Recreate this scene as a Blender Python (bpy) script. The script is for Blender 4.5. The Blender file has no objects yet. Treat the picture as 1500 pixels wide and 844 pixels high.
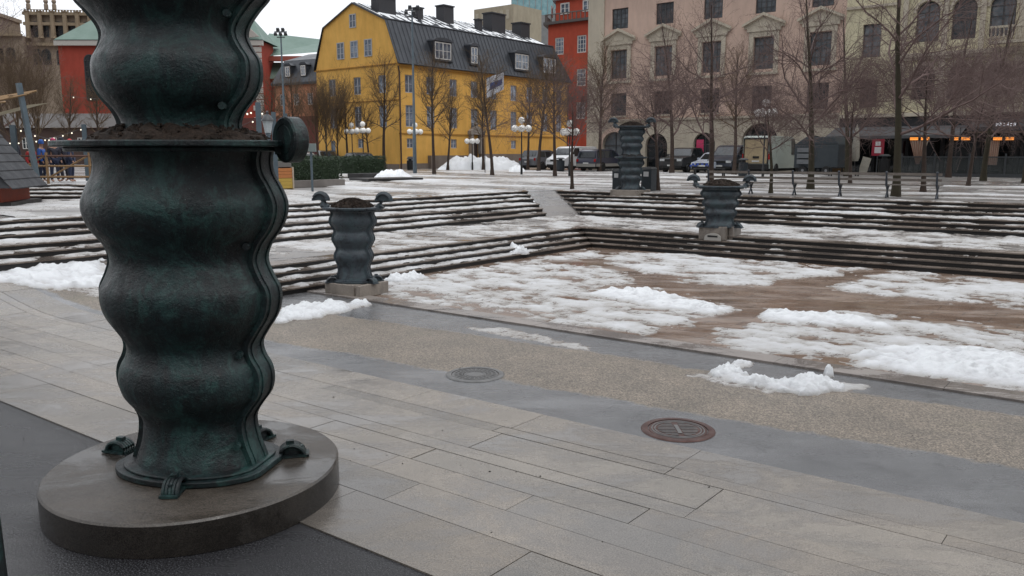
import bpy, math, random
from math import sin, cos, pi, radians, sqrt, atan, atan2, exp, floor
from mathutils import Vector, Matrix, noise
R = random.Random(11)
scene = bpy.context.scene
COL = scene.collection

# ------------------------------------------------------------------ camera geometry
FPX, PITCH, EYE = 1200.0, atan(197/1200), 2.75
cam = bpy.data.cameras.new('camera'); camo = bpy.data.objects.new('camera', cam); COL.objects.link(camo)
camo.location = (0, 0, EYE); camo.rotation_euler = (pi/2-PITCH, 0, 0)
cam.sensor_width = 36; cam.lens = 36*FPX/1500; cam.clip_end = 2000; cam.clip_start = .05
scene.camera = camo
A = radians(51)
U = Vector((sin(A), -cos(A), 0)); V = Vector((cos(A), sin(A), 0))
ROTU = atan2(U.y, U.x); ROTV = atan2(V.y, V.x)
PLAZA, TERR = 1.2, .48
def spot(px, py, z=0.0):            # where the sight line through a photo pixel meets the level z
    x = (px-750)/FPX; yc = (422-py)/FPX
    d = (x, cos(PITCH)+yc*sin(PITCH), -sin(PITCH)+yc*cos(PITCH))
    t = (z-EYE)/d[2]
    return Vector((d[0]*t, d[1]*t, z))
def along(px, D, py=250):           # point at depth D under pixel column px, z from pixel row
    x = (px-750)/FPX; yc = (422-py)/FPX
    d = (x, cos(PITCH)+yc*sin(PITCH), -sin(PITCH)+yc*cos(PITCH)); t = D/d[1]
    return Vector((d[0]*t, D, EYE+d[2]*t))
def W(u, v, z=0.0):
    return Vector((u*U.x+v*V.x, u*U.y+v*V.y, z))
def UV(p): return (p.x*U.x+p.y*U.y, p.x*V.x+p.y*V.y)
def uvp(px, py, z=0.0): return UV(spot(px, py, z))

# ------------------------------------------------------------------ mesh builder
class MB:
    def __init__(s): s.v=[]; s.f=[]; s.m=[]; s.T=None; s.mi=0
    def add(s, vs, fs):
        o=len(s.v)
        for p in vs:
            p=Vector(p); s.v.append(s.T@p if s.T else p)
        for f in fs: s.f.append(tuple(i+o for i in f)); s.m.append(s.mi)
    def box(s, c, d, rz=0, top=1.0, topy=None):
        x,y,z=d[0]/2,d[1]/2,d[2]/2; ty=top if topy is None else topy
        P=[(-x,-y,-z),(x,-y,-z),(x,y,-z),(-x,y,-z),(-x*top,-y*ty,z),(x*top,-y*ty,z),(x*top,y*ty,z),(-x*top,y*ty,z)]
        r=Matrix.Rotation(rz,3,'Z'); c=Vector(c)
        s.add([c+r@Vector(p) for p in P],[(0,3,2,1),(4,5,6,7),(0,1,5,4),(1,2,6,5),(2,3,7,6),(3,0,4,7)])
    def b2(s, x0,x1,y0,y1,z0,z1): s.box(((x0+x1)/2,(y0+y1)/2,(z0+z1)/2),(x1-x0,y1-y0,z1-z0))
    def prism(s, poly, y0, y1):      # polygon in x,z pushed along y
        n=len(poly); vs=[(p[0],y0,p[1]) for p in poly]+[(p[0],y1,p[1]) for p in poly]
        s.add(vs,[tuple(range(n)),tuple(range(2*n-1,n-1,-1))]+[(i,i+n,(i+1)%n+n,(i+1)%n) for i in range(n)])
    def slab(s, poly, z0, z1):       # polygon in x,y pushed along z
        n=len(poly); vs=[(p[0],p[1],z0) for p in poly]+[(p[0],p[1],z1) for p in poly]
        s.add(vs,[tuple(range(n-1,-1,-1)),tuple(range(n,2*n))]+[(i,(i+1)%n,(i+1)%n+n,i+n) for i in range(n)])
    def rings(s, rings, cap=True):
        n=len(rings[0]); vs=[p for r in rings for p in r]; fs=[]
        for k in range(len(rings)-1):
            for i in range(n): fs.append((k*n+i,k*n+(i+1)%n,(k+1)*n+(i+1)%n,(k+1)*n+i))
        if cap: fs.append(tuple(range(n-1,-1,-1))); fs.append(tuple((len(rings)-1)*n+i for i in range(n)))
        s.add(vs,fs)
    def lathe(s, prof, c=(0,0,0), n=24, cap=True):
        s.rings([[ (c[0]+r*cos(2*pi*i/n), c[1]+r*sin(2*pi*i/n), c[2]+z) for i in range(n)] for r,z in prof],cap)
    def tube(s, pts, rad, n=8, cap=True):
        pts=[Vector(p) for p in pts]; rr=rad if hasattr(rad,'__len__') else [rad]*len(pts); rings=[]
        for i,p in enumerate(pts):
            d=(pts[min(i+1,len(pts)-1)]-pts[max(i-1,0)]).normalized()
            a=Vector((0,0,1)) if abs(d.z)<.9 else Vector((1,0,0))
            u=d.cross(a).normalized(); w=d.cross(u)
            rings.append([p+(u*cos(2*pi*k/n)+w*sin(2*pi*k/n))*rr[i] for k in range(n)])
        s.rings(rings,cap)
    def ball(s, c, r, n=12, sq=1.0):
        m=n//2; s.lathe([(max(r*sin(pi*k/m),.0005), -r*cos(pi*k/m)*sq) for k in range(m+1)],c,n)
    def mesh(s, name, mats, smooth=False, angle=None):
        me=bpy.data.meshes.new(name); me.from_pydata([tuple(p) for p in s.v],[],s.f)
        ms=mats if isinstance(mats,(list,tuple)) else [mats]
        for m in ms: me.materials.append(m)
        if len(ms)>1: me.polygons.foreach_set('material_index',s.m)
        me.validate(); me.update()
        if smooth:
            me.polygons.foreach_set('use_smooth',[True]*len(me.polygons))
            if angle: me.set_sharp_from_angle(angle=radians(angle))
        return me
    def build(s, name, mats, parent=None, smooth=False, angle=35, bevel=0, recalc=True):
        me=s.mesh(name,mats,smooth,angle)
        if recalc:
            import bmesh
            bm=bmesh.new(); bm.from_mesh(me); bmesh.ops.recalc_face_normals(bm,faces=bm.faces); bm.to_mesh(me); bm.free()
            if smooth and angle: me.set_sharp_from_angle(angle=radians(angle))
        o=bpy.data.objects.new(name,me); COL.objects.link(o)
        if parent: o.parent=parent
        if bevel:
            b=o.modifiers.new('b','BEVEL'); b.width=bevel; b.segments=2; b.limit_method='ANGLE'; b.angle_limit=radians(40)
        return o
def inst(name, me, parent=None, loc=(0,0,0), rz=0, sc=None):
    o=bpy.data.objects.new(name,me); COL.objects.link(o); o.location=loc; o.rotation_euler=(0,0,rz)
    if sc: o.scale=sc
    if parent: o.parent=parent
    return o
def empty(name, loc=(0,0,0), rz=0):
    o=bpy.data.objects.new(name,None); COL.objects.link(o); o.location=loc; o.rotation_euler=(0,0,rz); o.empty_display_size=.2
    return o
def tag(o, label, cat, group=None, kind=None):
    o['label']=label; o['category']=cat
    if group: o['group']=group
    if kind: o['kind']=kind
    return o
def copy_tree(o, parent=None):
    c=o.copy(); COL.objects.link(c); c.parent=parent
    for ch in KIDS.get(o.name,[]): pass
    return c
def clone(o):
    kids={}
    for x in list(bpy.data.objects):
        if x.parent: kids.setdefault(x.parent.name,[]).append(x)
    def rec(a,par):
        c=a.copy(); COL.objects.link(c); c.parent=par
        for k in kids.get(a.name,[]): rec(k,c)
        return c
    return rec(o,None)

# ------------------------------------------------------------------ materials
class NT:
    def __init__(s,name):
        s.m=bpy.data.materials.new(name); s.m.use_nodes=True; s.t=s.m.node_tree; s.n=s.t.nodes; s.b=s.n['Principled BSDF']
        s.co=None
    def new(s,t,**k):
        x=s.n.new(t)
        for a,b in k.items(): setattr(x,a,b)
        return x
    def link(s,a,b): s.t.links.new(a,b)
    def coord(s,scale=(1,1,1),rot=(0,0,0)):
        tc=s.new('ShaderNodeTexCoord'); mp=s.new('ShaderNodeMapping'); mp.inputs['Scale'].default_value=scale; mp.inputs['Rotation'].default_value=rot
        s.link(tc.outputs['Object'],mp.inputs['Vector']); return mp.outputs['Vector']
    def noise(s,vec,scale,detail=4,rough=.6,dist=0):
        x=s.new('ShaderNodeTexNoise'); x.inputs['Scale'].default_value=scale; x.inputs['Detail'].default_value=detail; x.inputs['Roughness'].default_value=rough; x.inputs['Distortion'].default_value=dist
        s.link(vec,x.inputs['Vector']); return x.outputs['Fac']
    def ramp(s,fac,stops,interp='LINEAR'):
        x=s.new('ShaderNodeValToRGB'); x.color_ramp.interpolation=interp; e=x.color_ramp.elements
        while len(e)<len(stops): e.new(.5)
        for q,(p,c) in zip(e,stops):
            q.position=p; q.color=(c,c,c,1) if not hasattr(c,'__len__') else (*c[:3],1)
        s.link(fac,x.inputs['Fac']); return x.outputs['Color']
    def mix(s,f,a,b,mode='MIX'):
        x=s.new('ShaderNodeMix',data_type='RGBA',blend_type=mode)
        for v,i in ((f,0),(a,6),(b,7)):
            if hasattr(v,'node'): s.link(v,x.inputs[i])
            elif i==0: x.inputs[0].default_value=v
            else: x.inputs[i].default_value=(*v[:3],1) if hasattr(v,'__len__') else (v,v,v,1)
        return x.outputs[2]
    def math(s,op,a,b=0.0,c=0.0,clamp=False):
        x=s.new('ShaderNodeMath',operation=op,use_clamp=clamp)
        for i,v in enumerate((a,b,c)):
            if hasattr(v,'node'): s.link(v,x.inputs[i])
            else: x.inputs[i].default_value=v
        return x.outputs[0]
    def bump(s,h,strength,dist=.02):
        x=s.new('ShaderNodeBump'); x.inputs['Strength'].default_value=strength; x.inputs['Distance'].default_value=dist
        s.link(h,x.inputs['Height']); s.link(x.outputs[0],s.b.inputs['Normal']); return x
    def set(s,**k):
        for a,v in k.items():
            i=s.b.inputs[a.replace('_',' ')]
            if hasattr(v,'node'): s.link(v,i)
            else: i.default_value=(*v[:3],1) if hasattr(v,'__len__') and i.type=='RGBA' else v
        return s.m
def pm(name,c1,c2=None,scale=3,rough=.6,rough2=None,bump=0,bs=30,metal=0,grain=0,spec=.5,stretch=(1,1,1),seed=0):
    t=NT(name); v=t.coord(stretch)
    c2=c2 or tuple(x*.8 for x in c1)
    f=t.ramp(t.noise(v,scale,6,.65),[(.3,0),(.7,1)])
    col=t.mix(f,c1,c2)
    if grain:
        col=t.mix(grain,col,t.ramp(t.noise(v,bs*3,2),[(.3,.25),(.7,1.0)]),'MULTIPLY')
    t.set(Base_Color=col,Metallic=metal)
    t.b.inputs['Specular IOR Level'].default_value=spec
    if rough2 is not None: t.set(Roughness=t.ramp(t.noise(v,scale*.7,3),[(.35,rough),(.65,rough2)]))
    else: t.set(Roughness=rough)
    if bump: t.bump(t.noise(v,bs,4),bump)
    return t.m
ROTM=(0,0,A-pi/2+pi/2) # placeholder
ROTM=(0,0,-ROTU)

def bronze(nm='patinated_bronze',lift=0.0,r0=.24):
    t=NT(nm); v=t.coord((1,1,.3)); w=t.coord()
    oi=t.new('ShaderNodeObjectInfo')
    col=t.mix(t.ramp(t.noise(v,2.6,9,.75,.8),[(.40,0),(.62,1)]),(.003,.0045,.006),(.008,.021,.023))
    b=t.ramp(t.noise(w,3.2,10,.82,.7),[(.49,0),(.60,1)])
    col=t.mix(t.math('MULTIPLY',b,.58),col,(.026,.078,.070))
    if lift: col=t.mix(lift,col,(.075,.090,.112))
    s=t.ramp(t.noise(t.coord((7,7,.7)),2.2,6,.7),[(.52,0),(.68,1)])        # run-off streaks
    col=t.mix(t.math('MULTIPLY',s,.30),col,(.028,.075,.068))
    d=t.ramp(t.noise(w,3.1,7,.7,1.2),[(.36,1),(.5,0)])
    col=t.mix(t.math('MULTIPLY',d,.75),col,(.005,.005,.006))
    g=t.ramp(t.noise(w,38,4,.7),[(.6,0),(.75,1)]); col=t.mix(t.math('MULTIPLY',g,.35),col,(.07,.14,.12))
    wp=t.ramp(t.noise(w,95,2,.5),[(.72,0),(.76,1)])
    col=t.mix(t.math('MULTIPLY',wp,.6),col,(.20,.26,.24))
    t.set(Base_Color=col,Roughness=t.ramp(t.noise(w,7,7,.7),[(.35,r0),(.65,.58)]))
    t.b.inputs['Specular IOR Level'].default_value=.42
    t.bump(t.math('ADD',t.noise(w,9,8,.78),t.math('MULTIPLY',t.noise(w,50,3),.3)),.55,.03); return t.m
BRONZE=bronze()
BRONZE2=bronze('grey_blue_bronze',.5,.22)
def wetstone(name,c1,c2,r1=.12,r2=.5,scale=.8,grain=.5,bump=.15,attr=None,side=False):
    t=NT(name); v=t.coord(rot=ROTM); f=t.ramp(t.noise(v,scale,6,.7),[(.32,0),(.68,1)])
    col=t.mix(f,c1,c2)
    if attr:
        a=t.new('ShaderNodeAttribute',attribute_name=attr); col=t.mix(1,col,a.outputs['Color'],'MULTIPLY')
    col=t.mix(grain,col,t.ramp(t.noise(v,85,4,.8),[(.32,.3),(.68,1.35)]),'MULTIPLY')
    st=t.coord((.8,1.5,1),ROTM)
    wet=t.ramp(t.noise(st,.8,8,.72,.5),[(.44,0),(.56,1)])
    pud=t.ramp(t.noise(st,.33,4,.6,.3),[(.56,1),(.60,0)]) if False else wet
    col=t.mix(wet,t.mix(1,col,(.60,.60,.61),'MULTIPLY'),col)
    sp=t.ramp(t.noise(v,9,8,.82),[(.54,0),(.66,1)]); col=t.mix(t.math('MULTIPLY',sp,.38),col,(.06,.05,.042))
    sp=t.ramp(t.noise(v,420,1,.5),[(.66,0),(.72,1)]); col=t.mix(t.math('MULTIPLY',sp,.35),col,(.5,.47,.43))
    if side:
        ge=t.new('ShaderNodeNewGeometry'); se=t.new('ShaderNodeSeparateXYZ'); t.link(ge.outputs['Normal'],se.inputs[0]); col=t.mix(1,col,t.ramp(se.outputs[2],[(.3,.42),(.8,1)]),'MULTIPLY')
    t.set(Base_Color=col,Roughness=t.math('MULTIPLY_ADD',wet,r2-r1,r1))
    h=t.math('MULTIPLY',t.noise(v,90,3,.7),t.math('MULTIPLY_ADD',wet,.8,.2)); t.bump(h,bump,.01)
    return t.m
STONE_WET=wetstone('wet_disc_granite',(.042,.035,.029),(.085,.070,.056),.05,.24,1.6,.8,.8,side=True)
STONE=wetstone('pale_granite_block',(.24,.205,.175),(.31,.27,.23),.3,.6,2,.6,.1)
SLAB=wetstone('granite_paving',(.285,.252,.215),(.175,.160,.142),.08,.30,.5,.95,.45,'tone')
KERB=wetstone('kerb_granite',(.27,.235,.21),(.20,.175,.16),.15,.45,.7,.5,.12)
STEP=wetstone('wet_step_granite',(.15,.118,.095),(.22,.178,.148),.12,.4,.8,.6,.12)
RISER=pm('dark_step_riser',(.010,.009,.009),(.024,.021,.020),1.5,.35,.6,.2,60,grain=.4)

def snow_mat():
    t=NT('snow'); v=t.coord(rot=ROTM)
    a=t.new('ShaderNodeAttribute',attribute_name='thick').outputs['Fac']
    n=t.noise(v,3,7,.75)
    k=t.math('ADD',a,t.math('MULTIPLY_ADD',n,.7,-.35))
    col=t.ramp(k,[(0,(.36,.335,.31)),(.10,(.49,.47,.45)),(.30,(.58,.575,.57)),(.62,(.73,.74,.76)),(1,(.87,.89,.91))])
    d=t.ramp(t.noise(v,45,5,.8),[(.60,1),(.76,.45)])
    col=t.mix(.75,col,d,'MULTIPLY')
    st=t.coord((1,1.8,1),ROTM)
    m=t.math('SUBTRACT',t.noise(st,5.5,9,.8,.5),t.math('MULTIPLY',a,.26))
    hole=t.ramp(m,[(.515,0),(.535,1)]); hole=t.math('MULTIPLY',hole,.8)
    col=t.mix(hole,col,(.15,.115,.092))
    gr=t.ramp(t.noise(v,150,2,.5),[(.71,0),(.75,1)]); col=t.mix(t.math('MULTIPLY',gr,.6),col,(.08,.06,.05))
    t.set(Base_Color=col,Roughness=t.mix(hole,t.ramp(a,[(0,.22),(.4,.5),(1,.7)]),.18))
    t.b.inputs['Specular IOR Level'].default_value=.4
    h=t.math('ADD',t.noise(v,22,7,.8),t.math('MULTIPLY',t.noise(v,70,3),.4)); t.bump(h,.9,.05)
    return t.m
SNOW=snow_mat()

# ------------------------------------------------------------------ world and light
w=bpy.data.worlds.new('World'); scene.world=w; w.use_nodes=True; nt=w.node_tree; nt.nodes.clear()
sk=nt.nodes.new('ShaderNodeTexSky'); sk.sky_type='NISHITA'; sk.sun_disc=False
SUN_EL,SUN_AZ=radians(66),radians(140)
sk.sun_elevation=SUN_EL; sk.sun_rotation=SUN_AZ; sk.dust_density=4; sk.air_density=1.5
hs=nt.nodes.new('ShaderNodeHueSaturation'); hs.inputs['Saturation'].default_value=.12
mx=nt.nodes.new('ShaderNodeMix'); mx.data_type='RGBA'; mx.inputs[0].default_value=.9; mx.inputs[7].default_value=(6.9,7.1,7.45,1)
tc=nt.nodes.new('ShaderNodeTexCoord'); ns=nt.nodes.new('ShaderNodeTexNoise'); ns.inputs['Scale'].default_value=2.2; ns.inputs['Detail'].default_value=6
rp=nt.nodes.new('ShaderNodeMapRange'); rp.inputs[3].default_value=.86; rp.inputs[4].default_value=1.12
m2=nt.nodes.new('ShaderNodeMix'); m2.data_type='RGBA'; m2.blend_type='MULTIPLY'; m2.inputs[0].default_value=1
bg=nt.nodes.new('ShaderNodeBackground'); bg.inputs['Strength'].default_value=.172; ou=nt.nodes.new('ShaderNodeOutputWorld')
L=nt.links.new
L(sk.outputs[0],hs.inputs['Color']); L(hs.outputs[0],mx.inputs[6]); L(tc.outputs['Generated'],ns.inputs['Vector']); L(ns.outputs['Fac'],rp.inputs[0])
sp_=nt.nodes.new('ShaderNodeSeparateXYZ'); L(tc.outputs['Generated'],sp_.inputs[0])
def mr(src,a0,a1,b0,b1):
    q=nt.nodes.new('ShaderNodeMapRange'); q.interpolation_type='SMOOTHSTEP'
    for i_,v_ in zip((1,2,3,4),(a0,a1,b0,b1)): q.inputs[i_].default_value=v_
    L(src,q.inputs[0]); return q.outputs[0]
def mm(op,x_,y_):
    q=nt.nodes.new('ShaderNodeMath'); q.operation=op
    for i_,v_ in enumerate((x_,y_)):
        if hasattr(v_,'node'): L(v_,q.inputs[i_])
        else: q.inputs[i_].default_value=v_
    return q.outputs[0]
back=mr(sp_.outputs[1],.25,-.25,0,1); low_=mr(sp_.outputs[2],.62,.30,0,1)
shade=mm('SUBTRACT',mr(sp_.outputs[2],.2,.9,1.0,1.22),mm('MULTIPLY',mm('MULTIPLY',back,low_),.82))
m3=nt.nodes.new('ShaderNodeMix'); m3.data_type='RGBA'; m3.blend_type='MULTIPLY'; m3.inputs[0].default_value=1; L(mx.outputs[2],m3.inputs[6]); L(shade,m3.inputs[7])
L(m3.outputs[2],m2.inputs[6]); L(rp.outputs[0],m2.inputs[7]); L(m2.outputs[2],bg.inputs['Color']); L(bg.outputs[0],ou.inputs[0])
sl=bpy.data.lights.new('sun','SUN'); sl.energy=.6; sl.angle=radians(25); sl.color=(1,.96,.9)
so=bpy.data.objects.new('sun',sl); COL.objects.link(so)
sd=Vector((sin(SUN_AZ)*cos(SUN_EL),cos(SUN_AZ)*cos(SUN_EL),sin(SUN_EL))); so.rotation_euler=sd.to_track_quat('Z','Y').to_euler(); so.location=sd*50
scene.view_settings.view_transform='Standard'; scene.view_settings.look='None'; scene.view_settings.exposure=0

# ------------------------------------------------------------------ ground sheets
def ramp_z(u):
    k=floor(u*2)/2; f=(u-k)*2
    return rz0(k)*(1-f)+rz0(k+.5)*f
def rz0(u):
    t=min(1,max(0,(-14.5-u)/4.5)); t=t*t*(3-2*t); return TERR*t
def fv(u): return .045*(u+5)
def quadsheet(name, pts, mat, z):
    b=MB(); b.add([W(u,v,z if not callable(z) else z(u,v)) for u,v in pts],[tuple(range(len(pts)))])
    o=b.build(name,mat); o['kind']='structure'; return o
def fore_mat():
    t=NT('wet_asphalt_and_gravel'); v=t.coord(rot=ROTM); sx=t.new('ShaderNodeSeparateXYZ'); t.link(v,sx.inputs[0]); u,vv=sx.outputs[0],sx.outputs[1]
    wob=t.math('MULTIPLY_ADD',t.noise(v,.9,5,.7),.5,-.25); wob2=t.math('MULTIPLY_ADD',t.noise(v,6,4,.7),.16,-.08)
    q=t.math('ADD',t.math('ADD',vv,wob),wob2)
    lo=t.math('MULTIPLY_ADD',u,.12,8.25); hi=t.math('MULTIPLY_ADD',u,.10,10.0)
    def step(a): return t.math('MULTIPLY_ADD',a,12,.5,True)
    agg=t.math('MULTIPLY',step(t.math('SUBTRACT',q,lo)),step(t.math('SUBTRACT',hi,q)))
    # asphalt
    g=t.noise(v,80,4,.85); big=t.noise(v,.7,6,.7)
    asp=t.mix(t.ramp(big,[(.3,0),(.7,1)]),(.080,.080,.083),(.145,.145,.148))
    near=t.math('LESS_THAN',vv,3.6)
    asp=t.mix(near,asp,t.mix(t.ramp(t.noise(v,85,3,.7),[(.50,0),(.66,1)]),(.010,.010,.012),(.085,.085,.09)))
    asp=t.mix(.8,asp,t.ramp(g,[(.35,.4),(.7,1.6)]),'MULTIPLY')
    dk=t.ramp(t.noise(v,2.4,7,.75,.5),[(.52,0),(.66,1)]); asp=t.mix(t.math('MULTIPLY',dk,.45),asp,(.035,.035,.038))
    vo=t.new('ShaderNodeTexVoronoi'); vo.inputs['Scale'].default_value=75; t.link(v,vo.inputs['Vector'])
    hsv=t.new('ShaderNodeSeparateColor'); t.link(vo.outputs['Color'],hsv.inputs[0])
    gr=t.mix(t.ramp(t.noise(v,1.3,5,.7),[(.3,0),(.7,1)]),(.185,.152,.118),(.120,.102,.082))
    gr=t.mix(.85,gr,t.ramp(hsv.outputs[0],[(0,.3),(.5,.9),(1,1.9)]),'MULTIPLY')
    moss=t.ramp(t.noise(v,.55,3),[(.55,0),(.75,1)]); gr=t.mix(t.math('MULTIPLY',moss,.35),gr,(.16,.15,.085))
    st=t.coord((.5,2,1),ROTM); wet=t.ramp(t.noise(st,.8,5,.6,.3),[(.4,0),(.62,1)])
    col=t.mix(agg,asp,gr)
    rr=t.mix(agg,t.mix(wet,.09,.36),.5)
    t.set(Base_Color=col,Roughness=rr)
    h=t.mix(agg,t.math('MULTIPLY',g,t.math('MULTIPLY_ADD',wet,.6,t.math('MULTIPLY_ADD',near,.7,.25))),vo.outputs['Distance']); t.bump(h,.5,.014)
    return t.m
FORE=fore_mat()
b=MB(); 
us=[-60,-40,-30]+[-24+.5*i for i in range(23)]+[-5,0,5,15,60]; vs=[-60,-30,-10,-3,0,3,6,8,10.5,60]
idx={}
def gv(u,v):
    k=(u,v)
    if k not in idx: idx[k]=len(b.v); b.v.append(W(u,v,ramp_z(u) if v<=10.5 else 0))
    return idx[k]
us=sorted(set(us+[-13.45]))
for i in range(len(us)-1):
    for j in range(len(vs)-1):
        if us[i+1]<=-13.44 and vs[j]>=8: continue
        if vs[j]>=10.5: continue
        b.f.append((gv(us[i],vs[j]),gv(us[i+1],vs[j]),gv(us[i+1],vs[j+1]),gv(us[i],vs[j+1]))); b.m.append(0)
o=b.build('pavement',FORE); o['kind']='structure'
# individually laid granite flags
b=MB(); tones=[]
def flag(u0,u1,v0,v1,z,tone,g=.004):
    if u0<-14 and u1-u0>.5:
        c=[u0]+[q for q in [floor(u0*2)/2+.5*i for i in range(1,10)] if u0+.01<q<u1-.01]+[u1]
    else: c=[u0,u1]
    e=.004
    for k in range(len(c)-1):
        ga=g if k==0 else 0; gb=g if k==len(c)-2 else 0
        pts=[(c[k]+ga,v0+g),(c[k+1]-gb,v0+g),(c[k+1]-gb,v1-g),(c[k]+ga,v1-g)]
        zz=0 if len(c)>2 else R.uniform(-.001,.0015)
        top=[W(p[0],p[1]+fv(p[0]),z+zz+ramp_z(p[0])) for p in pts]; bot=[W(p[0],p[1]+fv(p[0]),-.006+ramp_z(p[0])) for p in pts]
        b.add(bot+top,[(4,5,6,7),(0,1,5,4),(1,2,6,5),(2,3,7,6),(3,0,4,7)]); tones.extend([tone]*5)
v=3.5; rows=[.66,.42,.36,.34,.2,.5,.18,.56]
vsum=sum(rows); 
for k,wd in enumerate(rows):
    wd*= (6.72-3.5)/vsum; u=-34+R.uniform(0,2)
    while u<14:
        ln=R.uniform(1.1,3.2) if wd>.2 else R.uniform(1.5,4)
        tn=R.choice([.84,.93,.97,1,1.02,1.05,1.1]); warm=R.uniform(-.01,.03)
        flag(u,u+ln,v,v+wd,.012,(tn+warm,tn,tn-warm),R.choice([.002,.003,.003,.008])); u+=ln
    v+=wd
o=b.build('paving_slabs',SLAB,recalc=False); o['kind']='structure'
at=o.data.color_attributes.new('tone','FLOAT_COLOR','CORNER'); i=0
for p,t_ in zip(o.data.polygons,tones):
    for li in p.loop_indices: at.data[li].color=(*t_,1)
quadsheet('slab_bedding',[(-34,3.5+fv(-34)),(14,3.5+fv(14)),(14,6.72+fv(14)),(-34,6.72+fv(-34))],pm('dark_joint',(.02,.019,.018),rough=.6),lambda u,v:ramp_z(u)+.003) if False else None

# basin kerb and floor
def basin_mat():
    t=NT('wet_brown_paving'); v=t.coord(rot=ROTM)
    br=t.new('ShaderNodeTexBrick'); br.inputs['Scale'].default_value=1; br.inputs['Brick Width'].default_value=.9; br.inputs['Row Height'].default_value=.32; br.inputs['Mortar Size'].default_value=.008; br.inputs['Mortar Smooth'].default_value=.3
    br.inputs['Color1'].default_value=(.15,.098,.070,1); br.inputs['Color2'].default_value=(.205,.145,.108,1); br.inputs['Mortar'].default_value=(.04,.03,.025,1); t.link(v,br.inputs['Vector'])
    col=t.mix(.6,br.outputs['Color'],t.ramp(t.noise(v,1.2,6,.7),[(.3,.6),(.7,1.25)]),'MULTIPLY')
    sl=t.ramp(t.noise(t.coord((.7,1.6,1),ROTM),2.6,7,.72,.3),[(.50,0),(.66,1)])
    col=t.mix(t.math('MULTIPLY',sl,.25),col,(.42,.39,.36))
    st=t.coord((.5,2,1),ROTM); wet=t.ramp(t.noise(st,.7,5,.6,.3),[(.42,0),(.64,1)])
    t.set(Base_Color=col,Roughness=t.mix(wet,.1,.42)); t.bump(t.math('ADD',t.math('MULTIPLY',br.outputs['Fac'],-.5),t.math('MULTIPLY',t.noise(v,60,3),.3)),.25,.01)
    return t.m
def kv(u): return 10.5+.036*(u+5)
quadsheet('basin_floor',[(-13.6,10.1),(60,10.4),(60,27),(-13.6,21.2)],basin_mat(),-.004)
b=MB(); u=-13.4; 
while u<40:
    ln=R.uniform(1.6,2.4); p=[W(u+.003,kv(u)-.19),W(u+ln-.003,kv(u+ln)-.19),W(u+ln-.003,kv(u+ln)+.19),W(u+.003,kv(u)+.19)]
    b.slab([(q.x,q.y) for q in p],-.03,.03+R.uniform(0,.004)); u+=ln
o=b.build('kerb',KERB,bevel=.006); o['kind']='structure'

# steps: each flight built of treads with a projecting nosing over a dark riser
def rb(u): return 20.35+.07*(u+13.5)      # basin edge on the far right
def ru(u): return 25.25+.08*(u+17.2)      # foot of the far right upper flight
def strip(b, p0,p1, depth_in, z, lift):  # p0,p1 = nosing ends in uv, depth_in = vector into the flight
    pass
LOWL=[(-13.45-.33*k) for k in range(4)]
def tread(b,nose,back,z,h=.12,mat=0):
    # nose/back: two uv points each (nose[0]-nose[1], back[0]-back[1])
    n0,n1=[Vector(p) for p in nose]; k0,k1=[Vector(p) for p in back]
    d=(n1-n0).normalized(); nrm=Vector((d.y,-d.x)); 
    if nrm.dot(n0-k0)<0: nrm=-nrm
    ov=.035; th=.028
    def ring(a,bq,z0,z1):
        vs=[W(p[0],p[1],z0) for p in (a[0],a[1],bq[1],bq[0])]+[W(p[0],p[1],z1) for p in (a[0],a[1],bq[1],bq[0])]
        b.add(vs,[(0,1,2,3),(4,5,6,7),(0,1,5,4),(1,2,6,5),(2,3,7,6),(3,0,4,7)])
    b.mi=0; ring((n0+nrm*ov,n1+nrm*ov),(k0,k1),z-th,z)
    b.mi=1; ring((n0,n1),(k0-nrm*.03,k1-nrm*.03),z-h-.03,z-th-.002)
# low flight around the basin (mitred corner)
b=MB(); VEND=8.0; UE=40
for k in range(4):
    z=.12*(k+1); a=-13.45-.30*k; bk=a-.30-(.25 if k==3 else .02)
    ca=rb(a)+.28*k; cb=rb(bk)+.28*(k+1)+(.2 if k==3 else .02)
    tread(b,((a,VEND),(a,ca)),((bk,VEND),(bk,cb)),z)
    r1=rb(UE)+.28*k; r2=rb(UE)+.28*(k+1)+(.2 if k==3 else .02)
    tread(b,((a,ca),(UE,r1)),((bk,cb),(UE,r2)),z)
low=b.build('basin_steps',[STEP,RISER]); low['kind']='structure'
# terrace
TT=wetstone('terrace_paving',(.235,.215,.20),(.18,.165,.155),.14,.45,.8,.5,.12)
ue=-14.35-.2; ve=lambda u: rb(u)+1.12+.1
b=MB(); b.add([W(*p,TERR-.004) for p in [(ue,-60),(ue,ve(ue)),(40,ve(40)),(40,31),(-17,26),(-18.2,24.6),(-20.2,24),(-20.2,-60)]],[tuple(range(8))])
# keep only where it does not fight with the ramped pavement
b=MB()
b.add([W(*p,TERR-.004) for p in [(ue,8.0),(ue,ve(ue)),(-18.4,ve(-18.4)),(-18.4,8.0)]],[(0,1,2,3)])
b.add([W(*p,TERR-.004) for p in [(-18.4,ve(-18.4)),(40,ve(40)),(40,31),(-18.4,27)]],[(0,1,2,3)])
o=b.build('terrace',TT); o['kind']='structure'
b=MB(); b.T=None
p=[(-18.4,8.0),(-13.2,8.0)]
vs=[W(-18.4,8.0,0),W(-13.2,8.0,-.01),W(-13.2,8.0,.0),W(-14.5,8.0,TERR),W(-18.4,8.0,TERR)]
b.add(vs,[(0,1,2,3,4)]); o=b.build('terrace_side',STONE); o['kind']='structure'
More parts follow.
